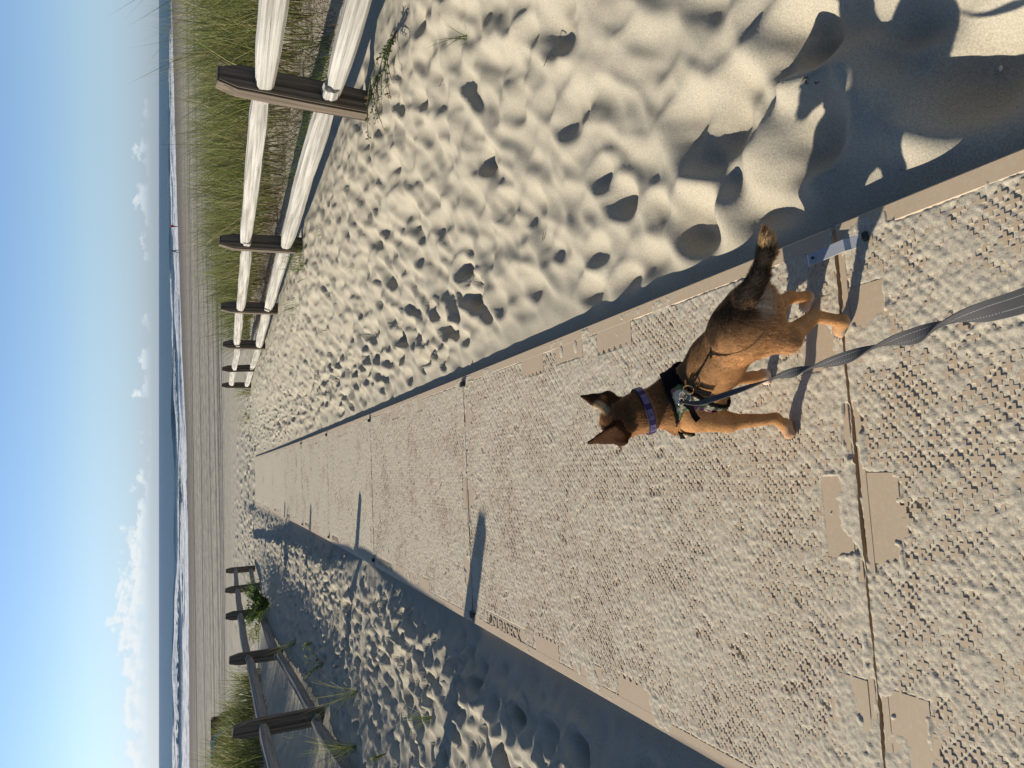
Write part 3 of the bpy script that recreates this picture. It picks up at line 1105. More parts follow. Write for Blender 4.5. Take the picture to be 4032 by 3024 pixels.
def samp_right(n):
    d = rng.uniform(-.5, 21.5, n); t = rng.uniform(3.6, 13.0, n) ** 1.0
    edge = 3.85 + .55 * pn(d * .7, d * 0 + 3, 5) + np.interp(d, [-1, 4, 8, 21], [.1, .15, -.1, -.9])
    dens = sst(fbm(d * 1.3, t * 1.3, 78, 3), -.38, .22)
    ok = (t > edge) & (rng.random(n) < dens * np.interp(t, [4, 7, 13], [1.0, .9, .6])) & (t < np.interp(d, [0, 14, 21.5], [13, 9.0, 5.5]))
    return d[ok], t[ok]


def samp_left(n):
    d = rng.uniform(0, 15.5, n); t = -rng.uniform(3.0, 7.5, n)
    edge = 3.4 + .35 * pn(d * .7, d * 0 + 9, 6) + np.interp(d, [0, 4.3, 6, 10, 14, 15.5], [1.4, 1.3, .1, .15, -.15, .2])
    dens = sst(fbm(d * 1.0, t * 1.0, 79, 3), -.5, .15)
    ok = (-t > edge) & (rng.random(n) < dens)
    return d[ok], t[ok]


stand('dune_grass', 56000, samp_right, (.70, 1.30), (-.25, .05), 'tall olive dune grass standing behind the right fence')
stand('dune_grass', 30000, samp_left, (.50, .86), (.15, -.05), 'backlit dune grass standing behind the left fence')
# dead litter at the foot of the right stand
d = rng.uniform(.0, 16, 4200); t = 3.75 + rng.normal(0, .32, 4200) + np.interp(d, [0, 8, 16], [.15, 0, -.6])
x = X0 - sh * d + ch * t; y = ch * d + sh * t
V, Fq, Cc = blades(np.stack([x, y, ground(d, t)], 1), rng.uniform(.10, .26, 4200), rng.normal(0, 1.6, (4200, 2)), rng.uniform(.3, 1, 4200), np.full(4200, .006),
                   np.tile([.13, .09, .055], (4200, 1)), np.tile([.20, .15, .10], (4200, 1)))
tag(obj('dead_grass', mesh_np('dead_grass', V, Fq, M_blade, False, Cc)), 'brown dead grass litter along the foot of the right dune grass', 'grass', kind='stuff')


M_stem0 = simple_mat('dry_stalk', (.30, .25, .14), .8)


def tuft(d, t, n, hr, spread, label, lean=(0, 0), col=(0, 1, 2), width=.005, cat='grass tuft', dz=-.01, group=None, bendr=(.1, .9)):
    cx = np.array(W(d, t)[:2]); z = float(ground(d, t))
    base = np.stack([rng.normal(0, spread * .25, n), rng.normal(0, spread * .25, n), np.full(n, dz)], 1)
    H = rng.uniform(*hr, n)
    ln = rng.normal(0, .55, (n, 2)) + np.array(lean)
    c1 = GREENS[rng.choice(col, n)] * rng.uniform(.8, 1.3, n)[:, None]
    V, Fq, Cc = blades(base, H, ln, rng.uniform(*bendr, n), rng.uniform(.6, 1.3, n) * width, c1 * .8, c1, 5)
    o = obj('grass_tuft', mesh_np('grass_tuft', V, Fq, M_blade, False, Cc), None, (cx[0], cx[1], z))
    tag(o, label, cat, group or 'grass tufts growing singly in the sand')
    return o


tuft(2.64, 1.92, 16, (.10, .24), .04, 'small wiry tuft alone on the sand, right of the path near the frame edge', (-.25, .1), (0, 3), .0028)
tuft(7.35, 2.28, 70, (.12, .34), .30, 'tangled tuft at the foot of the second right fence post', (-.45, .1), (0, 3, 1), .005)
tuft(6.25, 2.20, 12, (.06, .16), .10, 'few thin blades just below the lower rail, near side of the second right post', (-.2, .1), (0, 3), .004)
tuft(8.6, 2.05, 34, (.10, .26), .40, 'loose runner of grass on sand below the rail between second and third right posts', (-.5, .2), (0, 3), .0045)
tuft(5.34, 1.68, 7, (.05, .15), .06, 'sparse bent sprig in rippled sand, left of the tangled tuft', (-.3, .2), (0, 3), .004)
tuft(7.1, 1.50, 9, (.06, .15), .10, 'thin sprig on the sand midway between the path and the third right post', (-.3, .2), (0, 3), .004)
tuft(10.3, 1.56, 8, (.06, .14), .12, 'tiny far sprig on the right sand bank, well before the fence end', (-.2, .2), (0, 3), .004)
tuft(3.3, 3.4, 130, (.12, .34), .6, 'wispy low grass in the shade between the rails by the nearest right post', (-.4, .2), (0, 3), .004)
tuft(5.5, 3.3, 150, (.16, .40), .65, 'dark sprawling grass seen between the rails, near half of the nearest full bay', (-.5, .2), (3, 0, 3), .006)
tuft(6.3, 3.25, 150, (.16, .40), .6, 'dark sprawling grass seen between the rails, middle of the nearest full bay', (-.5, .2), (3, 0, 3), .006)
tuft(7.0, 3.05, 150, (.16, .40), .50, 'dark sprawling grass between the rails close to the second right post', (-.5, .1), (3, 0), .005)
tuft(21.0, 2.4, 60, (.4, .7), .35, 'upright clump at the seaward end of the right fence', (-.1, 0), (0, 1, 2), .008)
tuft(21.9, 1.75, 40, (.35, .65), .5, 'thin clump standing on open sand past the end of the right fence', (-.1, 0), (1, 2, 4), .008)
tuft(6.42, -1.70, 26, (.30, .62), .06, 'long arching tuft on the sand bank in front of the lower left rail', (-.25, .25), (1, 2, 4, 3), .005, bendr=(.1, .6))
tuft(6.10, -2.02, 30, (.30, .66), .06, 'long arching tuft at the foot of the nearest visible left post', (-.2, .1), (1, 2, 4, 3), .005, bendr=(.1, .6))
tuft(10.14, -2.02, 30, (.25, .52), .06, 'swept tuft beside the foot of the second left post', (-.5, .1), (1, 2, 3), .005, bendr=(.2, .9))
tuft(4.21, -1.28, 16, (.12, .26), .03, 'thin tuft amid the trampled sand left of the path', (.1, .1), (0, 3), .004)
tuft(18.3, -2.5, 70, (.25, .5), .5, 'upright clump between the rails near the far end of the left fence', (-.1, 0), (0, 1, 2), .008)
tuft(15.6, -2.9, 70, (.3, .55), .6, 'clump behind the left rails beside the leafy bush', (-.1, 0), (0, 1, 2), .008)


for (d, t, h, lab) in ((4.6, 4.5, 1.55, 'tall thin seed stalk crossing the horizon at the right frame edge'), (5.2, 4.25, 1.50, 'tall thin seed stalk crossing the horizon just above the nearest right post'),
                       (6.1, 4.3, 1.66, 'tall thin seed stalk crossing the horizon, seaward of the nearest right post')):
    x, y, z = Wg(d, t, -.02)
    hb = h * .62
    pts = [np.array((-.10 * hb * s * s + .01 * math.sin(7 * s), .02 * s, hb * s * 1.02)) for s in np.linspace(0, 1, 10)]
    v_, f_ = tube(pts, [.0035] * 6 + [.003, .0045, .0055, .002], 5)
    o = obj('seed_stalk', mesh_np('seed_stalk', v_, np.array(f_), M_stem0, True), None, (x, y, z))
    tag(o, lab, 'grass stalk', 'seed stalks standing above the dune grass')


def leaves(pts, dirs, size, cols, wide=.42):
    """pointed leaves, one small folded blade each"""
    n = len(pts)
    dirs = dirs / np.linalg.norm(dirs, axis=1, keepdims=True)
    r = rng.normal(size=(n, 3)); sd = np.cross(dirs, r); sd /= np.linalg.norm(sd, axis=1, keepdims=True)
    nm = np.cross(sd, dirs)
    s = size[:, None]
    V = np.stack([pts, pts + dirs * s * .5 + sd * s * wide * .5 + nm * s * .08, pts + dirs * s, pts + dirs * s * .5 - sd * s * wide * .5 + nm * s * .08], 1).reshape(-1, 3)
    o = np.arange(n)[:, None] * 4
    return V, np.concatenate([o + np.array([[0, 1, 2]]), o + np.array([[0, 2, 3]])]), np.repeat(cols, 4, 0)


def leafy(name, d, t, stems, label, cat, L=.25, nl=14, size=.03, col=(.085, .135, .03), tip=None, lean=(0, 0), spread=.8, wide=.42, flat=0.0, group=None):
    x, y, z = Wg(d, t, -.01)
    e = empty(name, (x, y, z))
    tag(e, label, cat, group)
    SV, SF, P, Dr, Sz, Co = [], [], [], [], [], []
    for k in range(stems):
        an = rng.uniform(0, 2 * np.pi); up = rng.uniform(.25, 1.0) * (1 - flat)
        dv = np.array([math.cos(an) * spread + lean[0], math.sin(an) * spread + lean[1], up + .04])
        dv = dv / np.linalg.norm(dv) * L * rng.uniform(.6, 1.1)
        pts = [np.array([0, 0, 0]) + dv * s + np.array([0, 0, .10 * L * math.sin(s * 3)]) for s in np.linspace(0, 1, 6)]
        v_, f_ = tube(pts, [.0028, .0026, .0024, .002, .0017, .0013], 5)
        o_ = len(SV); SV += v_; SF += [tuple(i + o_ for i in f) for f in f_]
        for j in range(nl):
            s = rng.uniform(.15, 1.0)
            pp = dv * s + np.array([0, 0, .10 * L * math.sin(s * 3)])
            P.append(pp); dd = dv / np.linalg.norm(dv) * .5 + rng.normal(size=3) * .65 + np.array([0, 0, .25]); Dr.append(dd)
            Sz.append(size * rng.uniform(.6, 1.2) * (1.1 - .4 * s))
            cc = np.array(tip if (tip is not None and s > .8) else col) * rng.uniform(.7, 1.35)
            Co.append(cc)
    obj('stems', mesh_np('stems', SV, np.array(SF), M_stem, True), e)
    V, Fq, Cc = leaves(np.array(P), np.array(Dr), np.array(Sz), np.array(Co), wide)
    o = obj('foliage', mesh_np('foliage', V, Fq, M_blade, False, Cc), e)
    tag(o, kind='stuff')
    return e


M_stem = simple_mat('plant_stem', (.14, .12, .06), .8)
leafy('leafy_bush', 13.5, -2.05, 60, 'dense bright green leafy bush by the left fence, hiding the foot of its third post', 'bush', .52, 40, .055, (.12, .185, .045), None, (0, 0), .75, .5)
leafy('goldenrod_plant', 8.2, -1.86, 6, 'yellow-tipped weed on the shaded bank beside the lower left rail', 'weed', .24, 18, .035, (.10, .14, .035), (.34, .33, .06), (-.1, .2), .5)
leafy('goldenrod_plant', 9.0, -1.80, 4, 'smaller yellow-tipped weed further down the shaded left bank', 'weed', .20, 16, .032, (.12, .15, .035), (.36, .35, .06), (-.1, .2), .5)
leafy('goldenrod_plant', 5.25, -1.80, 3, 'lone yellow-green sprig on dark sand at the left frame edge', 'weed', .16, 16, .028, (.16, .18, .05), (.40, .40, .08), (.1, .2), .5)
leafy('trailing_plant', 3.92, 2.46, 5, 'creeping leafy runner on the sand in front of the nearest right post', 'plant', .46, 22, .028, (.075, .105, .03), (.12, .12, .04), (-.9, -.1), .35, .45, .93)
leafy('trailing_plant', 3.45, 2.42, 6, 'creeping leafy runner below the lower right rail, at the frame edge', 'plant', .42, 20, .030, (.07, .11, .03), (.20, .10, .045), (-.8, .2), .5, .45, .9)

# small litter lying on the sand
M_twig = simple_mat('twig', (.07, .045, .03), .8)
M_shell = simple_mat('shell', (.62, .60, .56), .4)
k = 0
for d, t, L, lab in [(1.02, .93, .014, 'tiny dark plant fragments on bright sand beside the dog shadow'), (2.0, 1.5, .05, 'short dark twig stuck upright in the right foreground sand'),
                     (3.0, 1.9, .05, 'thin curved stalk lying on the right sand bank'), (2.4, 1.0, .04, 'thin pale-ended stalk beside a deep footprint')]:
    e = empty('twig', Wg(d, t, .004)); tag(e, lab, 'twig', 'bits of dry plant on the sand')
    q = random.Random(k + 3); k += 1
    for j in range(3 if k == 1 else 1):
        a = q.uniform(0, 6.28); o0 = Vector((q.uniform(-.02, .02), q.uniform(-.02, .02), 0)) if j else Vector()
        v_, f_ = tube([o0, o0 + Vector((math.cos(a) * L * .5, math.sin(a) * L * .5, L * .25)), o0 + Vector((math.cos(a + .5) * L, math.sin(a + .5) * L, L * .3))], [.0018, .0016, .0009], 5)
        obj('stalk', mesh_np('stalk', v_, np.array(f_), M_twig, True), e)
bm = bmesh.new()
bmesh.ops.create_uvsphere(bm, u_segments=10, v_segments=6, radius=.006, matrix=Matrix.Diagonal((1, .7, .35, 1)))
o = obj('shell_chip', bm_mesh('shell_chip', bm, M_shell, True), None, Wg(.70, .80, .003))
tag(o, 'tiny pale shell chip in the shadow of the dog', 'shell')

# ------------------------------------------------------------------ signed distance modelling for bodies
class SDF:
    def __init__(s, lo, hi, h):
        s.h = h; s.lo = np.array(lo, np.float32)
        s.n = np.ceil((np.array(hi) - s.lo) / h).astype(int) + 1
        s.D = np.full(s.n, 1.0, np.float32)

    def win(s, a, b, m):
        i0 = np.clip(np.floor((np.minimum(a, b) - m - s.lo) / s.h).astype(int), 0, s.n)
        i1 = np.clip(np.ceil((np.maximum(a, b) + m - s.lo) / s.h).astype(int) + 1, 0, s.n)
        g = [s.lo[k] + s.h * np.arange(i0[k], i1[k], dtype=np.float32) for k in range(3)]
        P = np.stack(np.meshgrid(*g, indexing='ij'), -1)
        return tuple(slice(i0[k], i1[k]) for k in range(3)), P

    def put(s, sl_, d, k):
        o = s.D[sl_]
        hh = np.clip(.5 + .5 * (o - d) / k, 0, 1)
        s.D[sl_] = o * (1 - hh) + d * hh - k * hh * (1 - hh)

    def cap(s, a, b, ra, rb, k=.015, flat=None):
        a = np.array(a, np.float32); b = np.array(b, np.float32)
        sl_, P = s.win(a, b, max(ra, rb) + k + .02)
        ab = b - a
        t = np.clip(((P - a) @ ab) / max(float(ab @ ab), 1e-9), 0, 1)
        v = P - (a + t[..., None] * ab)
        if flat is not None:
            ax, f = flat
            ax = np.array(ax, np.float32); ax /= np.linalg.norm(ax)
            c_ = v @ ax
            v = v + (c_ * (f - 1))[..., None] * ax
        s.put(sl_, (np.linalg.norm(v, axis=-1) - (ra + (rb - ra) * t)).astype(np.float32), k)

    def tri(s, a, b, c, th, k=.008, cup=0.0):
        a, b, c = (np.array(v, np.float32) for v in (a, b, c))
        lo = np.minimum(np.minimum(a, b), c); hi = np.maximum(np.maximum(a, b), c)
        sl_, P = s.win(lo, hi, th + k + .03)
        nrm = np.cross(b - a, c - a); nrm /= np.linalg.norm(nrm)
        mid = (a + b) / 2
        if cup:
            q = P - mid
            lat = q @ ((b - a) / np.linalg.norm(b - a))
            P = P + (cup * lat * lat)[..., None] * nrm
        def e2(p, q):
            ab = q - p
            t = np.clip(((P - p) @ ab) / float(ab @ ab), 0, 1)
            return ((P - p - t[..., None] * ab) ** 2).sum(-1)
        ins = np.ones(P.shape[:3], bool)
        for p, q in ((a, b), (b, c), (c, a)):
            ins &= ((P - p) @ np.cross(nrm, q - p)) >= 0
        dpl = ((P - a) @ nrm) ** 2
        d2 = np.where(ins, dpl, np.minimum(np.minimum(e2(a, b), e2(b, c)), e2(c, a)))
        s.put(sl_, (np.sqrt(d2) - th).astype(np.float32), k)

    def mesh(s):
        """naive surface nets"""
        D = s.D; S = D < 0
        n = np.array(D.shape)
        cnt = np.zeros(n - 1, np.int8)
        for o in np.ndindex(2, 2, 2):
            cnt += S[o[0]:n[0] - 1 + o[0], o[1]:n[1] - 1 + o[1], o[2]:n[2] - 1 + o[2]]
        act = (cnt > 0) & (cnt < 8)
        idx = np.full(n - 1, -1, np.int64)
        cells = np.argwhere(act)
        idx[act] = np.arange(len(cells))
        acc = np.zeros((len(cells), 3)); num = np.zeros(len(cells))
        cor = list(np.ndindex(2, 2, 2))
        for a in cor:
            for ax in range(3):
                if a[ax] == 0:
                    b = list(a); b[ax] = 1
                    da = D[tuple((cells + np.array(a)).T)]; db = D[tuple((cells + np.array(b)).T)]
                    cr = (da < 0) != (db < 0)
                    t = np.where(cr, da / np.where(cr, da - db, 1), 0)
                    p = np.tile(np.array(a, float), (len(cells), 1)); p[:, ax] += t
                    acc[cr] += p[cr]; num[cr] += 1
        V = s.lo + s.h * (cells + acc / num[:, None])
        Q = []
        for ax in range(3):
            u, v = (ax + 1) % 3, (ax + 2) % 3
            sh_ = [slice(None)] * 3
            A = np.take(S, range(0, n[ax] - 1), ax); B = np.take(S, range(1, n[ax]), ax)
            e = np.argwhere(A != B)
            ok = (e[:, u] > 0) & (e[:, v] > 0) & (e[:, u] < n[u] - 1) & (e[:, v] < n[v] - 1)
            e = e[ok]
            fl = A[tuple(e.T)]
            c0 = e.copy(); c1 = e.copy(); c1[:, u] -= 1; c2 = c1.copy(); c2[:, v] -= 1; c3 = e.copy(); c3[:, v] -= 1
            q = np.stack([idx[tuple(c_.T)] for c_ in (c0, c1, c2, c3)], 1)
            q = np.where(fl[:, None], q, q[:, ::-1])
            Q.append(q)
        Q = np.concatenate(Q)
        return V, Q[(Q >= 0).all(1)]


def smooth_mesh(V, Q, it=2, lam=.5):
    for _ in range(it):
        A = np.zeros_like(V); c_ = np.zeros(len(V))
        for k in range(4):
            for j in (1, 3):
                np.add.at(A, Q[:, k], V[Q[:, (k + j) % 4]]); np.add.at(c_, Q[:, k], 1)
        V = V * (1 - lam) + lam * A / np.maximum(c_, 1)[:, None]
    return V


def vnormals(V, Q):
    n = np.cross(V[Q[:, 2]] - V[Q[:, 0]], V[Q[:, 3]] - V[Q[:, 1]])
    N = np.zeros_like(V)
    for k in range(4): np.add.at(N, Q[:, k], n)
    return N / np.maximum(np.linalg.norm(N, axis=1, keepdims=True), 1e-12)

# ------------------------------------------------------------------ the dog
DP = {'chest':(-0.0234,1.2854,0.1068),'mid':(0.0473,1.2063,0.1128),'rump':(0.1077,1.1194,0.1243),'prost':(-0.0686,1.3142,0.1195),'neck0':(-0.0360,1.3011,0.1457),'neck1':(-0.0610,1.3276,0.2187),'skull':(-0.0774,1.3569,0.2515),
 'shL':(-0.0727,1.2607,0.1231),'elL':(-0.0824,1.2364,0.0567),'wrL':(-0.0740,1.1821,-0.0265),'paL':(-0.0893,1.1914,-0.0652),'toL':(-0.1080,1.1857,-0.0700),
 'shR':(0.0021,1.3468,0.0978),'elR':(0.0084,1.2672,0.0333),'wrR':(0.0151,1.2609,-0.0362),'paR':(0.0201,1.2569,-0.0689),'toR':(0.0086,1.2578,-0.0740),
 'hipL':(0.1090,1.0953,0.1209),'knL':(0.0868,1.0722,0.0574),'hoL':(0.1324,1.0495,0.0043),'paHL':(0.1233,1.0333,-0.0527),'toHL':(0.1058,1.0472,-0.0588),
 'hipR':(0.1488,1.0964,0.1162),'knR':(0.1497,1.1083,0.0554),'hoR':(0.1766,1.1163,0.0000),'paHR':(0.1805,1.1255,-0.0586),'toHR':(0.1639,1.1388,-0.0646),
 't0':(0.1639,1.0739,0.1629),'t1':(0.2005,1.0235,0.1716),'t2':(0.2358,0.9985,0.1786),'t3':(0.2550,0.9921,0.1842),'t4':(0.2727,0.9925,0.1893),
 'eRt':(-0.0278,1.4251,0.3072),'eRo':(-0.0248,1.3510,0.2723),'eRi':(-0.0609,1.3535,0.2819),'eLt':(-0.1296,1.4016,0.3030),'eLo':(-0.1205,1.3185,0.2588),'eLi':(-0.0874,1.3194,0.2840),
 'sad0':(0.1127,1.1413,0.1928),'sad1':(0.1509,1.0679,0.1932),'anus':(0.1501,1.0615,0.1386),
 'yT':(-0.0163,1.2570,0.1988),'yL':(-0.1117,1.3700,0.0753),'yR':(0.0207,1.3996,0.1044),'gT':(-0.0101,1.2213,0.1763),'gL':(-0.0378,1.2524,0.0240),'gR':(0.0405,1.3103,0.1206),
 'col':(-0.0644,1.3283,0.2086),'ring':(-0.0336,1.2078,0.2001)}
DP = {k: np.array(v) for k, v in DP.items()}
DP['muz'] = DP['skull'] + np.array((-.022, .050, -.022)); DP['nose'] = DP['skull'] + np.array((-.038, .088, -.040))
# hair runs from the first joint of each pair to the second
BONES = [('prost', 'chest', .044, .060, .02, 'torso'), ('chest', 'mid', .061, .052, .03, 'torso'), ('mid', 'rump', .052, .054, .03, 'torso'), ('neck0', 'chest', .046, .05, .03, 'neck'),
         ('neck1', 'neck0', .041, .047, .025, 'neck'), ('skull', 'neck1', .040, .040, .02, 'head'), ('muz', 'skull', .024, .034, .018, 'head'), ('nose', 'muz', .014, .022, .012, 'head'),
         ('shL', 'elL', .031, .0205, .02, 'leg'), ('elL', 'wrL', .0180, .0110, .014, 'leg'), ('wrL', 'paL', .0112, .0118, .010, 'leg'), ('paL', 'toL', .0145, .0115, .008, 'paw'),
         ('shR', 'elR', .031, .020, .02, 'leg'), ('elR', 'wrR', .0165, .0118, .014, 'leg'), ('wrR', 'paR', .0118, .0120, .010, 'leg'), ('paR', 'toR', .0140, .0110, .008, 'paw'),
         ('rump', 'hipL', .052, .048, .03, 'thigh'), ('hipL', 'knL', .050, .026, .025, 'thigh'), ('knL', 'hoL', .0235, .0125, .014, 'leg'), ('hoL', 'paHL', .0125, .0115, .008, 'leg'), ('paHL', 'toHL', .0140, .0115, .008, 'paw'),
         ('rump', 'hipR', .050, .044, .03, 'thigh'), ('hipR', 'knR', .044, .024, .025, 'thigh'), ('knR', 'hoR', .021, .0118, .014, 'leg'), ('hoR', 'paHR', .0118, .0110, .008, 'leg'), ('paHR', 'toHR', .0135, .0110, .008, 'paw'),
         ('t0', 't1', .0150, .0118, .016, 'tail'), ('t1', 't2', .0118, .0125, .012, 'tail'), ('t2', 't3', .0125, .0090, .010, 'tail'), ('t3', 't4', .0090, .0022, .008, 'tail')]
HV = .0030
sd = SDF((-.19, .93, -.10), (.33, 1.50, .345), HV)
for a, b, ra, rb, k, reg in BONES:
    sd.cap(DP[a], DP[b], ra, rb, k)
for S_ in ('L', 'R'):
    o_, i_, t_ = DP['e%so' % S_], DP['e%si' % S_], DP['e%st' % S_]
    sd.tri(o_, i_, t_, .0042, .012, (-9 if S_ == 'L' else 9))
    en = np.cross(i_ - o_, t_ - o_); en /= np.linalg.norm(en)
    m_ = (o_ + i_) / 2
    sd.cap(o_ * .85 + t_ * .15, DP['skull'] * .6 + o_ * .4, .010, .026, .014)
    sd.cap(m_ * .9 + t_ * .1, m_ * .42 + t_ * .58, .0205, .0135, .010, (en, 3.6))
    # toes: three short knuckled pads in front of every paw
    for pw, to in (('pa' + S_, 'to' + S_), ('paH' + S_, 'toH' + S_)):
        dv = DP[to] - DP[pw]; dv[2] = 0; dv /= np.linalg.norm(dv); sv = np.array((-dv[1], dv[0], 0))
        for q in (-1, -.33, .33, 1):
            p0 = DP[to] + sv * .0085 * q - dv * .004
            p1 = p0 + dv * (.011 - .003 * abs(q)) + sv * .002 * q
            p1[2] = p0[2] - .001
            sd.cap(p0, p1, .0062, .0054, .0025)
floor_z = float(zpath(1.15))
dV, dQ = sd.mesh()
dV = smooth_mesh(dV, dQ, 2, .5)
dN = vnormals(dV, dQ)

# which limb a point belongs to
bd = np.full(len(dV), 9.0); bi = np.zeros(len(dV), int); bt = np.zeros(len(dV))
ALLB = BONES + [('e%so' % S_, 'e%st' % S_, .012, .005, 0, 'ear') for S_ in 'LR'] + [('e%si' % S_, 'e%st' % S_, .012, .005, 0, 'ear') for S_ in 'LR']
for k, (a, b, ra, rb, _k, reg) in enumerate(ALLB):
    A, B = DP[a], DP[b]; ab = B - A
    t = np.clip((dV - A) @ ab / (ab @ ab), 0, 1)
    d = np.linalg.norm(dV - A - t[:, None] * ab, axis=1) - (ra + (rb - ra) * t)
    up_ = d < bd
    bd[up_] = d[up_]; bi[up_] = k; bt[up_] = t[up_]
REG = np.array([b[5] for b in ALLB])
FLOW = np.array([(DP[b[1]] - DP[b[0]]) / np.linalg.norm(DP[b[1]] - DP[b[0]]) for b in ALLB])
for k, b in enumerate(ALLB):
    if b[5] == 'torso': FLOW[k] = (DP['rump'] - DP['chest']) / np.linalg.norm(DP['rump'] - DP['chest'])


def segd(P, a, b):
    ab = b - a
    t = np.clip((P - a) @ ab / (ab @ ab), 0, 1)
    return np.linalg.norm(P - a - t[:, None] * ab, axis=1)


def coat(P, N, b_i, b_t):
    reg = REG[b_i]
    c = np.tile(np.array((.49, .262, .112)), (len(P), 1))
    nz = np.array([mnoise.noise(Vector(p) * 42) for p in P])[:, None]
    def mixc(col, f):
        nonlocal c
        f = np.clip(f, 0, 1).reshape(-1, 1)
        c = c * (1 - f) + np.array(col) * f
    tor = np.isin(reg, ['torso', 'thigh', 'neck'])
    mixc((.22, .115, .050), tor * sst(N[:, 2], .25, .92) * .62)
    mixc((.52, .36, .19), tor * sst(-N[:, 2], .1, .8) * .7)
    sadd = segd(P, DP['sad0'], DP['sad1'])
    mixc((.040, .026, .017), tor * sst(sadd + nz[:, 0] * .018, .058, .020) * .92)
    mixc((.11, .065, .036), tor * sst(segd(P, DP['sad0'], DP['gT'] + np.array((.01, 0, .01))) + nz[:, 0] * .01, .05, .015) * .35)
    mixc((.56, .43, .29), sst(np.linalg.norm(P - DP['anus'], axis=1) + nz[:, 0] * .008, .040, .018) * (N[:, 2] < .6) * .9 * (reg != 'tail'))
    hd = (reg == 'head') | (reg == 'neck')
    mixc((.18, .078, .026), hd * sst(N[:, 2] * .6 - N[:, 1] * .8 + N[:, 0] * .35, .0, .8) * .85)
    mixc((.105, .050, .021), (reg == 'head') * sst(np.linalg.norm(P - (DP['skull'] + np.array((.006, -.03, .02))), axis=1), .05, .025) * .7)
    mixc((.42, .23, .10), (reg == 'head') * sst(P[:, 1], DP['skull'][1] + .02, DP['skull'][1] + .05))
    ear = reg == 'ear'
    mixc((.050, .019, .006), ear * 1.0)
    mixc((.50, .33, .17), ear * sst(segd(P, DP['eRi'], DP['eRi'] + (DP['eRt'] - DP['eRi']) * .35), .018, .008) * .8)  # inner base of the right ear coloured pale gold, as if sunlit
    tail = reg == 'tail'
    s = np.zeros(len(P))
    for k, b in enumerate(ALLB):
        if b[5] == 'tail':
            q = {'t0': 0, 't1': 1, 't2': 2, 't3': 3}[b[0]]
            s = np.where(b_i == k, (q + b_t) / 4, s)
    mixc((.030, .022, .016), tail * sst(s + nz[:, 0] * .10, -.12, .06))
    mixc((.40, .25, .11), tail * (N[:, 2] < -.05) * sst(s, .15, .4) * .8)
    mixc((.55, .36, .17), tail * sst(s + nz[:, 0] * .1, .56, .62) * .95)
    mixc((.42, .19, .062), tail * sst(s + nz[:, 0] * .06, .82, .92))
    mixc((.16, .07, .03), tail * sst(s, .95, 1.0) * .7)
    leg = (reg == 'leg') | (reg == 'paw')
    mixc((.48, .245, .095), leg * .8)
    hgt = P[:, 2] - floor_z
    mixc((.62, .52, .42), leg * sst(hgt + nz[:, 0] * .012, .034, .014) * np.where(segd(P, DP['wrL'], DP['toL']) < .03, .25, .8))
    mixc((.03, .022, .02), (np.linalg.norm(P - DP['nose'], axis=1) < .017) * (P[:, 1] > DP['nose'][1]) * 1.0)
    return c * (1 + .22 * nz)


dC = coat(dV, dN, bi, bt)
M_coat = attr_mat('dog_coat', .8, .08)
M_fur = attr_mat('dog_fur', .7, .12, .15)
dog = empty('dog', (.045, 1.18, floor_z))
tag(dog, 'small tan and black dog in a harness, walking away along the mat on a leash', 'dog')
off = np.array((.045, 1.18, floor_z))
obj('body', mesh_np('body', dV - off, dQ, M_coat, True, dC), dog)

# harness fields on the body
def plane3(a, b, c_, ref):
    n_ = np.cross(b - a, c_ - a); n_ /= np.linalg.norm(n_)
    return n_ * np.sign(n_ @ ref)


rear = DP['rump'] - DP['chest']
nY = plane3(DP['yT'], DP['yL'], DP['yR'], rear); nG = plane3(DP['gT'], DP['gL'], DP['gR'], -rear)


def harness_field(P, b_i):
    y1 = (P - DP['yT']) @ nY; y2 = (P - DP['gT']) @ nG
    f = np.minimum(np.minimum(y1, y2), np.maximum(np.maximum(.024 - y1, .022 - y2), P[:, 2] - .112))
    reg = REG[b_i]
    armL = (reg == 'leg') | (reg == 'paw') | (reg == 'head') | (reg == 'ear') | (reg == 'tail') | (reg == 'thigh')
    return np.where(armL, -1, f)


hf = harness_field(dV, bi)
colar_ax = (DP['neck1'] - DP['neck0']); colar_ax /= np.linalg.norm(colar_ax)
cd_ = np.abs((dV - DP['col']) @ colar_ax)
incol = (cd_ < .010) & ((REG[bi] == 'neck') | (REG[bi] == 'head')) & (np.linalg.norm(dV - DP['col'], axis=1) < .07)

# fur: tens of thousands of short strands lying along the coat
fa = np.linalg.norm(np.cross(dV[dQ[:, 2]] - dV[dQ[:, 0]], dV[dQ[:, 3]] - dV[dQ[:, 1]]), axis=1)
dens = np.select([REG[bi] == 'tail', REG[bi] == 'ear', REG[bi] == 'paw'], [2.4, 1.0, .6], 1.0)[dQ[:, 0]]
pr = fa * dens * (hf[dQ[:, 0]] < -.001) * ~incol[dQ[:, 0]]
NF = 150000
fi = rng.choice(len(dQ), NF, p=pr / pr.sum())
bw = rng.dirichlet((1, 1, 1, 1), NF)
rp = (dV[dQ[fi]] * bw[..., None]).sum(1); rn = dN[dQ[fi, 0]]; rb_ = bi[dQ[fi, 0]]; rt_ = bt[dQ[fi, 0]]
reg = REG[rb_]
fl_ = FLOW[rb_] - (FLOW[rb_] * rn).sum(1, keepdims=True) * rn
fl_ += .18 * rng.normal(size=fl_.shape)
ln = np.select([reg == 'tail', reg == 'neck', reg == 'thigh', reg == 'torso', reg == 'head', reg == 'ear', reg == 'leg'], [.0145, .012, .010, .0075, .0085, .0038, .0045], .0032) * rng.uniform(.6, 1.3, NF)
fringe = sst(np.linalg.norm(rp - DP['anus'], axis=1), .07, .03) * (rn[:, 1] < .2)
ln = ln * (1 + .7 * fringe)
lift = np.where(reg == 'tail', .42, .26) + .10 * rng.random(NF)
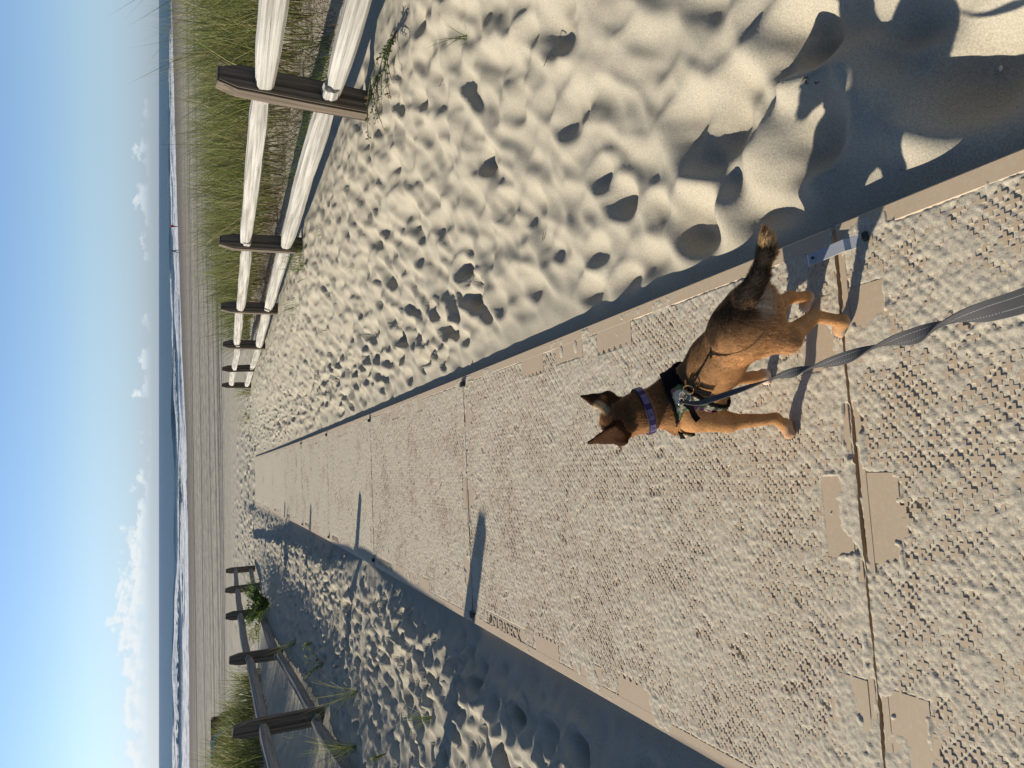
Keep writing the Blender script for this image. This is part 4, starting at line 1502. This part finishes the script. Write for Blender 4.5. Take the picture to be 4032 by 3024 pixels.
dirn = fl_ + rn * lift[:, None]; dirn /= np.linalg.norm(dirn, axis=1, keepdims=True)
sdv = np.cross(dirn, rn); sdv /= np.maximum(np.linalg.norm(sdv, axis=1, keepdims=True), 1e-6)
wf = np.where(reg == 'tail', .0007, .00052)[:, None]
rp = rp - rn * .0006
mid_ = rp + dirn * ln[:, None] * .55 + rn * ln[:, None] * .06
tip_ = rp + dirn * ln[:, None] - rn * ln[:, None] * .10 + np.array((0, 0, -1)) * ln[:, None] * .08
FV = np.stack([rp - sdv * wf * .5, rp + sdv * wf * .5, mid_ + sdv * wf * .35, mid_ - sdv * wf * .35, tip_], 1).reshape(-1, 3)
fc = coat(rp, rn, rb_, rt_) * rng.uniform(.48, 1.60, NF)[:, None]
FC = np.repeat(fc, 5, 0)
o5 = np.arange(NF)[:, None] * 5
o = obj('fur', mesh_np('fur', FV - off, [o5 + np.array([[0, 1, 2, 3]]), o5 + np.array([[3, 2, 4]])], M_fur, False, FC), dog)
tag(o, kind='stuff')
# eyes
for s_ in (-1, 1):
    bm = bmesh.new()
    pc = DP['muz'] + np.array((s_ * .021 + .002, .006, .018)) - off
    bmesh.ops.create_uvsphere(bm, u_segments=10, v_segments=8, radius=.0065, matrix=Matrix.Translation(pc))
    obj('eye', bm_mesh('eye', bm, simple_mat('dog_eye', (.02, .012, .008), .1), True), dog)
# claws
CLAW = simple_mat('claw', (.05, .04, .035), .4)
for S_ in ('L', 'R'):
    for pw, to in (('pa' + S_, 'to' + S_), ('paH' + S_, 'toH' + S_)):
        dv = DP[to] - DP[pw]; dv[2] = 0; dv /= np.linalg.norm(dv); sv = np.array((-dv[1], dv[0], 0))
        for q in (-1, -.33, .33, 1):
            p0 = DP[to] + sv * .0105 * q + dv * (.010 - .003 * abs(q)); p0[2] -= .001
            v_, f_ = tube([p0 - off, p0 + dv * .005 + np.array((0, 0, -.001)) - off, p0 + dv * .009 + np.array((0, 0, -.004)) - off], [.0018, .0014, .0004], 6)
            obj('claw', mesh_np('claw', v_, np.array(f_), CLAW, True), dog)

# harness shells cut from the body surface
leftv = np.cross(np.array((0, 0, 1)), -rear / np.linalg.norm(rear)); leftv /= np.linalg.norm(leftv)
lat = (dV - DP['chest']) @ leftv
har = empty('dog_harness', tuple(DP['ring']))
tag(har, 'camouflage mesh dog harness with black straps, worn on the dog chest', 'harness')
ho = DP['ring']


def shell(name, mask_v, offs, mat, parent, origin, thick=.003):
    fm = mask_v[dQ].all(1)
    Q = dQ[fm]
    if not len(Q): return None
    used = np.unique(Q); mp = np.full(len(dV), -1); mp[used] = np.arange(len(used))
    o = obj(name, mesh_np(name, dV[used] + dN[used] * offs - origin, mp[Q], mat, True), parent)
    md = o.modifiers.new('thickness', 'SOLIDIFY'); md.thickness = thick; md.offset = 1
    return o


m, w, p = new_mat('camo_mesh')
co = w.n('ShaderNodeNewGeometry').outputs['Position']
n1 = w.noise(co, 34.0, 2, .5); n2 = w.noise(w.n('ShaderNodeVectorMath', {0: co, 1: (3, 7, 1)}, operation='ADD').outputs[0], 38.0, 2, .5)
c = w.mix(w.smooth(n1, .47, .52), (.52, .45, .31), (.10, .15, .06))
c = w.mix(w.smooth(n2, .54, .58), c, (.27, .06, .10))
vo = w.n('ShaderNodeTexVoronoi', {'Vector': co, 'Scale': 330.0}).outputs['Distance']
c = w.mix(w.smooth(vo, .30, .16), c, (.02, .018, .015))
w.l(c, p.inputs['Base Color']); p.inputs['Roughness'].default_value = .8
bump(w, p, vo, .5, .001)
M_camo = m
M_web = simple_mat('black_webbing', (.007, .0065, .0065), 1.0, 0, .3, 300, .4, .0006)
[n_ for n_ in M_web.node_tree.nodes if n_.type == 'BSDF_PRINCIPLED'][0].inputs['Specular IOR Level'].default_value = .06
M_reflect = simple_mat('grey_reflective_print', (.16, .16, .17), .5)
shell('camo_panel', (hf > .004) & (lat > .004), .0045, M_camo, har, ho)
shell('black_shaded_panel', (hf > .004) & (lat <= .006), .0045, M_web, har, ho)  # black mesh; shade on the right half is painted in as black too
shell('edge_trim', (hf > -.003) & (hf < .0075), .0050, M_web, har, ho, .004)
shell('reflective_print', (hf > .010) & (lat < -.022) & (lat > -.040) & (((dV - DP['yT']) @ nY) > .024) & (((dV - DP['yT']) @ nY) < .031), .0078, M_reflect, har, ho, .0004)


def on_body(target):
    i = int(np.argmin(np.linalg.norm(dV - np.array(target), axis=1)))
    return dV[i], dN[i]


def strap(name, a, b, wd, mat, parent, origin, th=.0025, lift=.0085, n=7):
    V_, F_ = [], []
    prev = None
    for k in range(n):
        s = k / (n - 1)
        pt, nn = on_body(np.array(a) * (1 - s) + np.array(b) * s)
        q = np.array(a) * (1 - s) + np.array(b) * s
        pt = q + nn * (np.dot(pt - q, nn) + lift)
        dr = (np.array(b) - np.array(a)); dr = dr / np.linalg.norm(dr)
        sdd = np.cross(dr, nn); sdd /= np.linalg.norm(sdd)
        V_ += [pt - sdd * wd / 2, pt + sdd * wd / 2, pt + sdd * wd / 2 + nn * th, pt - sdd * wd / 2 + nn * th]
    for k in range(n - 1):
        o_ = 4 * k
        for j in range(4):
            F_.append((o_ + j, o_ + (j + 1) % 4, o_ + 4 + (j + 1) % 4, o_ + 4 + j))
    F_ += [(3, 2, 1, 0), tuple(4 * (n - 1) + j for j in range(4))]
    return obj(name, mesh_np(name, np.array(V_) - origin, np.array(F_), mat), parent)


rg, rgn = on_body(DP['ring'])
strap('strap', DP['ring'] + leftv * .012 + np.array((.006, -.006, 0)), DP['ring'] + leftv * .050 + np.array((.012, -.012, -.035)), .013, M_web, har, ho)
strap('strap', DP['ring'] + leftv * .010 + np.array((.0, .012, 0)), DP['ring'] + leftv * .048 + np.array((-.012, .012, -.035)), .013, M_web, har, ho)
M_chrome = simple_mat('polished_ring', (.78, .77, .74), .12, 1.0, .05)
M_brass = simple_mat('brass', (.70, .50, .24), .2, 1.0, .05)


def ring_mesh(name, c, n_, r, th, mat, parent, origin, sq=1.0):
    n_ = Vector(n_).normalized()
    u = n_.orthogonal().normalized(); v = n_.cross(u)
    pts = [Vector(c) - Vector(origin) + u * math.cos(a) * r + v * math.sin(a) * r * sq for a in np.linspace(0, 2 * math.pi, 22, endpoint=False)]
    V_, F_ = tube(pts, th, 8, True)
    return obj(name, mesh_np(name, V_, np.array(F_), mat, True), parent)


rc = rg + rgn * .014
ring_mesh('d_ring', rc, rgn * .6 + np.array((.5, -.6, 0)), .0125, .0017, M_chrome, har, ho)
ring_mesh('d_ring', rg + rgn * .012 + np.array((.016, -.012, 0)), rgn * .5 + np.array((.7, -.4, 0)), .0105, .0017, M_brass, har, ho)

# collar
cax = colar_ax
cu_ = np.cross(cax, (1, 0, 0)); cu_ /= np.linalg.norm(cu_); cv_ = np.cross(cax, cu_)
cc0 = DP['neck1'] + (DP['neck0'] - DP['neck1']) * .10
cc0 = DP['neck1'] - cax * float((DP['neck1'] - DP['col']) @ cax)
nr = 56
neckm = (REG[bi] == 'neck') | (REG[bi] == 'head')
VV, FF_, CC_, rad = [], [], [], []
for k in range(nr):
    a = 2 * math.pi * k / nr
    dr = cu_ * math.cos(a) + cv_ * math.sin(a)
    rel = dV - cc0
    along = rel @ dr; off_ = np.linalg.norm(rel - along[:, None] * dr, axis=1)
    s_ = along[(off_ < .010) & (along > 0) & neckm]
    rad.append(min(s_.max() if len(s_) else .043, .056))
rad = np.array(rad); rad = (np.roll(rad, 1) + rad * 2 + np.roll(rad, -1)) / 4 + .0042
for k in range(nr):
    a = 2 * math.pi * k / nr
    dr = cu_ * math.cos(a) + cv_ * math.sin(a)
    for (h_, ex) in ((-.0085, 0), (.0085, 0), (.0078, .0028), (-.0078, .0028)):
        VV.append(cc0 + dr * (rad[k] + ex) + cax * h_)
for k in range(nr):
    for j in range(4):
        FF_.append((4 * k + j, 4 * k + (j + 1) % 4, 4 * ((k + 1) % nr) + (j + 1) % 4, 4 * ((k + 1) % nr) + j))
col_o = empty('dog_collar', tuple(cc0))
tag(col_o, 'purple dog collar with pale lilac paw print patches, round the dog neck', 'collar')
M_purple = simple_mat('purple_webbing', (.020, .006, .050), .8, 0, .3, 200, .3, .0004)
M_lilac = simple_mat('lilac_print', (.125, .095, .19), .8)
M_paw = simple_mat('navy_print', (.035, .028, .10), .35)
obj('band', mesh_np('band', np.array(VV) - cc0, np.array(FF_)[:, ::-1], M_purple, False), col_o)


def on_band(a, h_, ex):
    k = (a / (2 * math.pi) * nr) % nr
    i = int(k); f = k - i
    r_ = rad[i] * (1 - f) + rad[(i + 1) % nr] * f
    return cc0 + (cu_ * math.cos(a) + cv_ * math.sin(a)) * (r_ + ex) + cax * h_ - cc0


def patch(name, a0, a1, h0, h1, ex, mat, n_=5):
    V_ = []; F_ = []
    for k in range(n_ + 1):
        a = a0 + (a1 - a0) * k / n_
        V_ += [on_band(a, h0, ex), on_band(a, h1, ex)]
    for k in range(n_): F_.append((2 * k, 2 * k + 1, 2 * k + 3, 2 * k + 2))
    return obj(name, mesh_np(name, V_, np.array(F_), mat), col_o)


for k in range(9):
    a0 = k * 2 * math.pi / 9
    patch('print_patch', a0, a0 + .46, -.0062, .0062, .0031, M_lilac)
    # pad and toes of a paw print
    V_, F_ = [], []
    for (da, dh, ra_) in ((.24, -.0014, .0030), (.15, .0028, .0014), (.24, .0040, .0014), (.33, .0028, .0014)):
        o_ = len(V_)
        for q in range(8):
            an = 2 * math.pi * q / 8
            V_.append(on_band(a0 + da + ra_ * math.cos(an) / .045, dh + ra_ * math.sin(an), .0034))
        F_.append(tuple(o_ + q for q in range(8)))
    obj('paw_print', mesh_np('paw_print', V_, np.array(F_), M_paw), col_o)

# leash: flat webbing that turns over on itself on its way up to the walker
LP = [((-.0355, 1.198, .2145), 1.25), ((-.038, 1.158, .207), .75), ((-.031, 1.125, .201), .45), ((-.012, 1.058, .189), .75), ((.009, .977, .186), 1.5708), ((.019, .919, .199), 3.14), ((.026, .848, .228), 4.712), ((.038, .755, .267), 6.28), ((.049, .652, .326), 7.854),
      ((.056, .567, .375), 9.42), ((.062, .484, .44), 10.996), ((.064, .402, .507), 12.2), ((.064, .341, .564), 12.57), ((.068, .287, .614), 12.8), ((.10, .16, .70), 13.2), ((.16, .02, .78), 14.0), ((.20, -.06, .80), 14.6)]
PT = np.array([p_ for p_, _ in LP]); PH = np.array([a_ for _, a_ in LP])
sL = np.concatenate([[0], np.cumsum(np.linalg.norm(np.diff(PT, axis=0), axis=1))])
ss = np.linspace(0, sL[-1], 170)


def crom(s):
    i = np.clip(np.searchsorted(sL, s) - 1, 0, len(sL) - 2)
    t = (s - sL[i]) / (sL[i + 1] - sL[i])
    im, i2, i3 = max(i - 1, 0), i + 1, min(i + 2, len(sL) - 1)
    a, b, c_, d = PT[im], PT[i], PT[i2], PT[i3]
    return .5 * ((2 * b) + (-a + c_) * t + (2 * a - 5 * b + 4 * c_ - d) * t * t + (-a + 3 * b - 3 * c_ + d) * t ** 3)


cl = np.array([crom(s) for s in ss])
cl = (np.vstack([cl[:1], cl[:-1]]) + cl * 2 + np.vstack([cl[1:], cl[-1:]])) / 4
ph = np.interp(ss, sL, PH)
tg = np.gradient(cl, axis=0); tg /= np.linalg.norm(tg, axis=1, keepdims=True)
toc = np.array((0, 0, CAMH)) - cl
vw = np.array((0.0, -.55, .83))          # fixed reference direction for the twist
sd_ = np.cross(tg, vw); sd_ /= np.linalg.norm(sd_, axis=1, keepdims=True)
up2 = np.cross(sd_, tg)
wv = sd_ * np.cos(ph)[:, None] + up2 * np.sin(ph)[:, None]
tv = np.cross(tg, wv)
wid = np.interp(ss, [0, .06, .2, .6, 1.2], [.009, .012, .015, .0185, .020])[:, None]
leash = empty('leash', tuple(cl[0]))
tag(leash, 'dark grey twisted webbing leash running from the harness to the lower right', 'leash')
V_ = np.stack([cl - wv * wid / 2 - tv * .0008, cl + wv * wid / 2 - tv * .0008, cl + wv * wid / 2 + tv * .0008, cl - wv * wid / 2 + tv * .0008], 1).reshape(-1, 3) - cl[0]
o4 = np.arange(len(ss) - 1)[:, None] * 4
F_ = np.concatenate([o4 + np.array([[j, (j + 1) % 4, 4 + (j + 1) % 4, 4 + j]]) for j in range(4)])
M_leash = simple_mat('grey_webbing', (.046, .045, .047), .9, 0, .2, 400, .5, .0006)
M_stitch = simple_mat('pale_stitching', (.42, .43, .45), .6)
obj('webbing', mesh_np('webbing', V_, F_, M_leash, False), leash)
# rows of reflective stitching along both faces
SV, SF = [], []
for k in range(6, len(ss) - 2):
    for row in (-.22, .22):
        for sg in (-1, 1):
            for j in range(2):
                b = cl[k] + (cl[k + 1] - cl[k]) * (j * .5 + .1) + wv[k] * wid[k] * row + tv[k] * .0011 * sg - cl[0]
                e_ = (cl[k + 1] - cl[k]) * .22
                q = wv[k] * .00032
                o_ = len(SV); SV += [b - q, b + q, b + q + e_, b - q + e_]; SF.append((o_, o_ + 1, o_ + 2, o_ + 3))
o = obj('stitching', mesh_np('stitching', np.array(SV), np.array(SF), M_stitch), leash); tag(o, kind='stuff')
hk = [cl[0], cl[0] + (rc - cl[0]) * .5 + rgn * .006, rc + np.array((0, 0, .010)), rc + np.array((-.008, .006, 0)), rc + np.array((0, .004, -.008)), rc + np.array((.008, -.004, -.002)), cl[0] + np.array((.004, 0, -.003))]
v_, f_ = tube([np.array(q) - cl[0] for q in hk], .0022, 8)
obj('snap_hook', mesh_np('snap_hook', v_, np.array(f_), M_chrome, True), leash)
ring_mesh('swivel_ring', cl[0] + tg[0] * .002, tg[0], .0075, .0017, M_chrome, leash, cl[0])

# ------------------------------------------------------------------ people at the water's edge
M_skin = simple_mat('skin', (.45, .28, .20), .6)
M_red = simple_mat('red_jacket', (.55, .045, .035), .7)
M_navy = simple_mat('navy_clothing', (.025, .030, .055), .8)
M_hair = simple_mat('dark_hair', (.04, .03, .022), .7)


def person(loc, rot, top, legs, label, stride=.12, lean=0.0, arm=.15):
    e = empty('person', loc, (0, 0, rot)); tag(e, label, 'person', 'people at the edge of the sea')
    hip = {s: (s * .09, 0, .92) for s in (-1, 1)}
    kn = {s: (s * .10, -.04 + s * stride * .6, .50) for s in (-1, 1)}
    an = {s: (s * .10, .03 + s * stride, .08) for s in (-1, 1)}
    sh_ = {s: (s * .18, lean, 1.42) for s in (-1, 1)}
    el = {s: (s * .25, lean + .03 - s * arm * .5, 1.14) for s in (-1, 1)}
    wr = {s: (s * .24, lean - .10 - s * arm, .92) for s in (-1, 1)}
    def build(name, mat, parts, h=.022):
        s = SDF((-.5, -.6, -.05), (.5, .6, 1.85), h)
        for a, b, ra, rb in parts: s.cap(a, b, ra, rb, .03)
        V_, Q_ = s.mesh()
        return obj(name, mesh_np(name, V_, Q_, mat, True), e)
    hd = (0, lean - .01, 1.62)
    body = [((0, lean * .3, .98), (0, lean, 1.38), .125, .135), ((0, lean, 1.40), hd, .055, .055), (hd, (0, lean - .02, 1.66), .085, .092), ((0, lean - .09, 1.615), (0, lean - .112, 1.605), .018, .014)]
    for s in (-1, 1):
        body += [(hip[s], kn[s], .078, .058), (kn[s], an[s], .052, .040), (an[s], (an[s][0], an[s][1] - .15, .035), .042, .030), (sh_[s], el[s], .048, .040), (el[s], wr[s], .036, .028),
                 (wr[s], (wr[s][0], wr[s][1] - .03, wr[s][2] - .11), .032, .022), ((s * .09, lean - .01, 1.62), (s * .098, lean - .01, 1.64), .014, .012)]
    build('body', M_skin, body, .018)
    jk = [((0, lean * .3, .90), (0, lean, 1.40), .165, .165), (sh_[-1], sh_[1], .075, .075)]
    for s in (-1, 1): jk += [(sh_[s], el[s], .070, .058), (el[s], wr[s], .055, .046)]
    build('jacket', top, jk)
    tr = [((0, 0, .90), (0, 0, .96), .150, .150)]
    for s in (-1, 1): tr += [(hip[s], kn[s], .095, .075), (kn[s], an[s], .072, .062)]
    build('trousers', legs, tr)
    build('hair', M_hair, [((0, lean + .02, 1.67), (0, lean + .03, 1.70), .095, .085), ((0, lean + .05, 1.60), (0, lean + .05, 1.66), .075, .08)])
    return e


def shore_pt(x, back):
    y = float(np.interp(x, SHX, SHY)) - back
    a = x - X0
    d, t = -sh * a + ch * y, ch * a + sh * y
    return (x, y, float(ground(d, t)))


person(shore_pt(35.5, 3.0), .5, M_red, M_navy, 'distant person in a red jacket standing at the edge of the surf', .10, -.05)
person(shore_pt(28.3, 4.5), -1.1, M_navy, M_navy, 'distant person in dark clothing walking along the wet sand', .26, -.03, .25)

# ------------------------------------------------------------------ brown box with blue trim behind the left grass
M_boxwood = wood_mat('stained_boards', (.050, .032, .022), (.115, .075, .050), 0, .6)
M_blue = simple_mat('blue_paint', (.030, .16, .34), .5, 0, .2, 8)
bx_, by_, _z = W(19.0, -5.80)
e = empty('wooden_box', (bx_, by_, -1.0), (0, 0, HD + .30))
tag(e, 'dark brown wooden box with blue edging, half hidden in dune grass on the left', 'box')
for j in range(5):
    z0 = .02 + j * .206
    hw = .74 - .07 * j
    for yy in (0, .7):
        bm = bmesh.new(); box_bm(bm, (0, yy, z0 + .10), (2 * hw, .04, .2), bevel=.004)
        obj('plank', bm_mesh('plank', bm, M_boxwood), e)
    for sx_ in (-1, 1):
        bm = bmesh.new(); box_bm(bm, (sx_ * (hw - .021), .35, z0 + .10), (.04, .658, .2), bevel=.004)
        obj('plank', bm_mesh('plank', bm, M_boxwood), e)
for (a, b) in (((-.50, -.04, 1.06), (-.02, -.04, 1.06)), ((.02, -.04, 1.04), (.26, -.04, .52)), ((-.50, -.04, 1.06), (-.66, -.04, .40))):
    v = Vector(b) - Vector(a)
    bm = bmesh.new(); box_bm(bm, (Vector(a) + Vector(b)) / 2, (v.length, .03, .085), v.to_track_quat('X', 'Z').to_matrix().to_4x4(), bevel=.004)
    obj('edging', bm_mesh('edging', bm, M_blue), e)

# old stub of a post in the right grass
bm = bmesh.new(); box_bm(bm, (0, 0, .28), (.13, .10, .62), Matrix.Rotation(.08, 4, 'Y'), bevel=.015)
o = obj('post_stub', bm_mesh('post_stub', bm, M_post), None, Wg(8.6, 4.9, -.02))
tag(o, 'dark weathered post stub buried in the right dune grass', 'post')
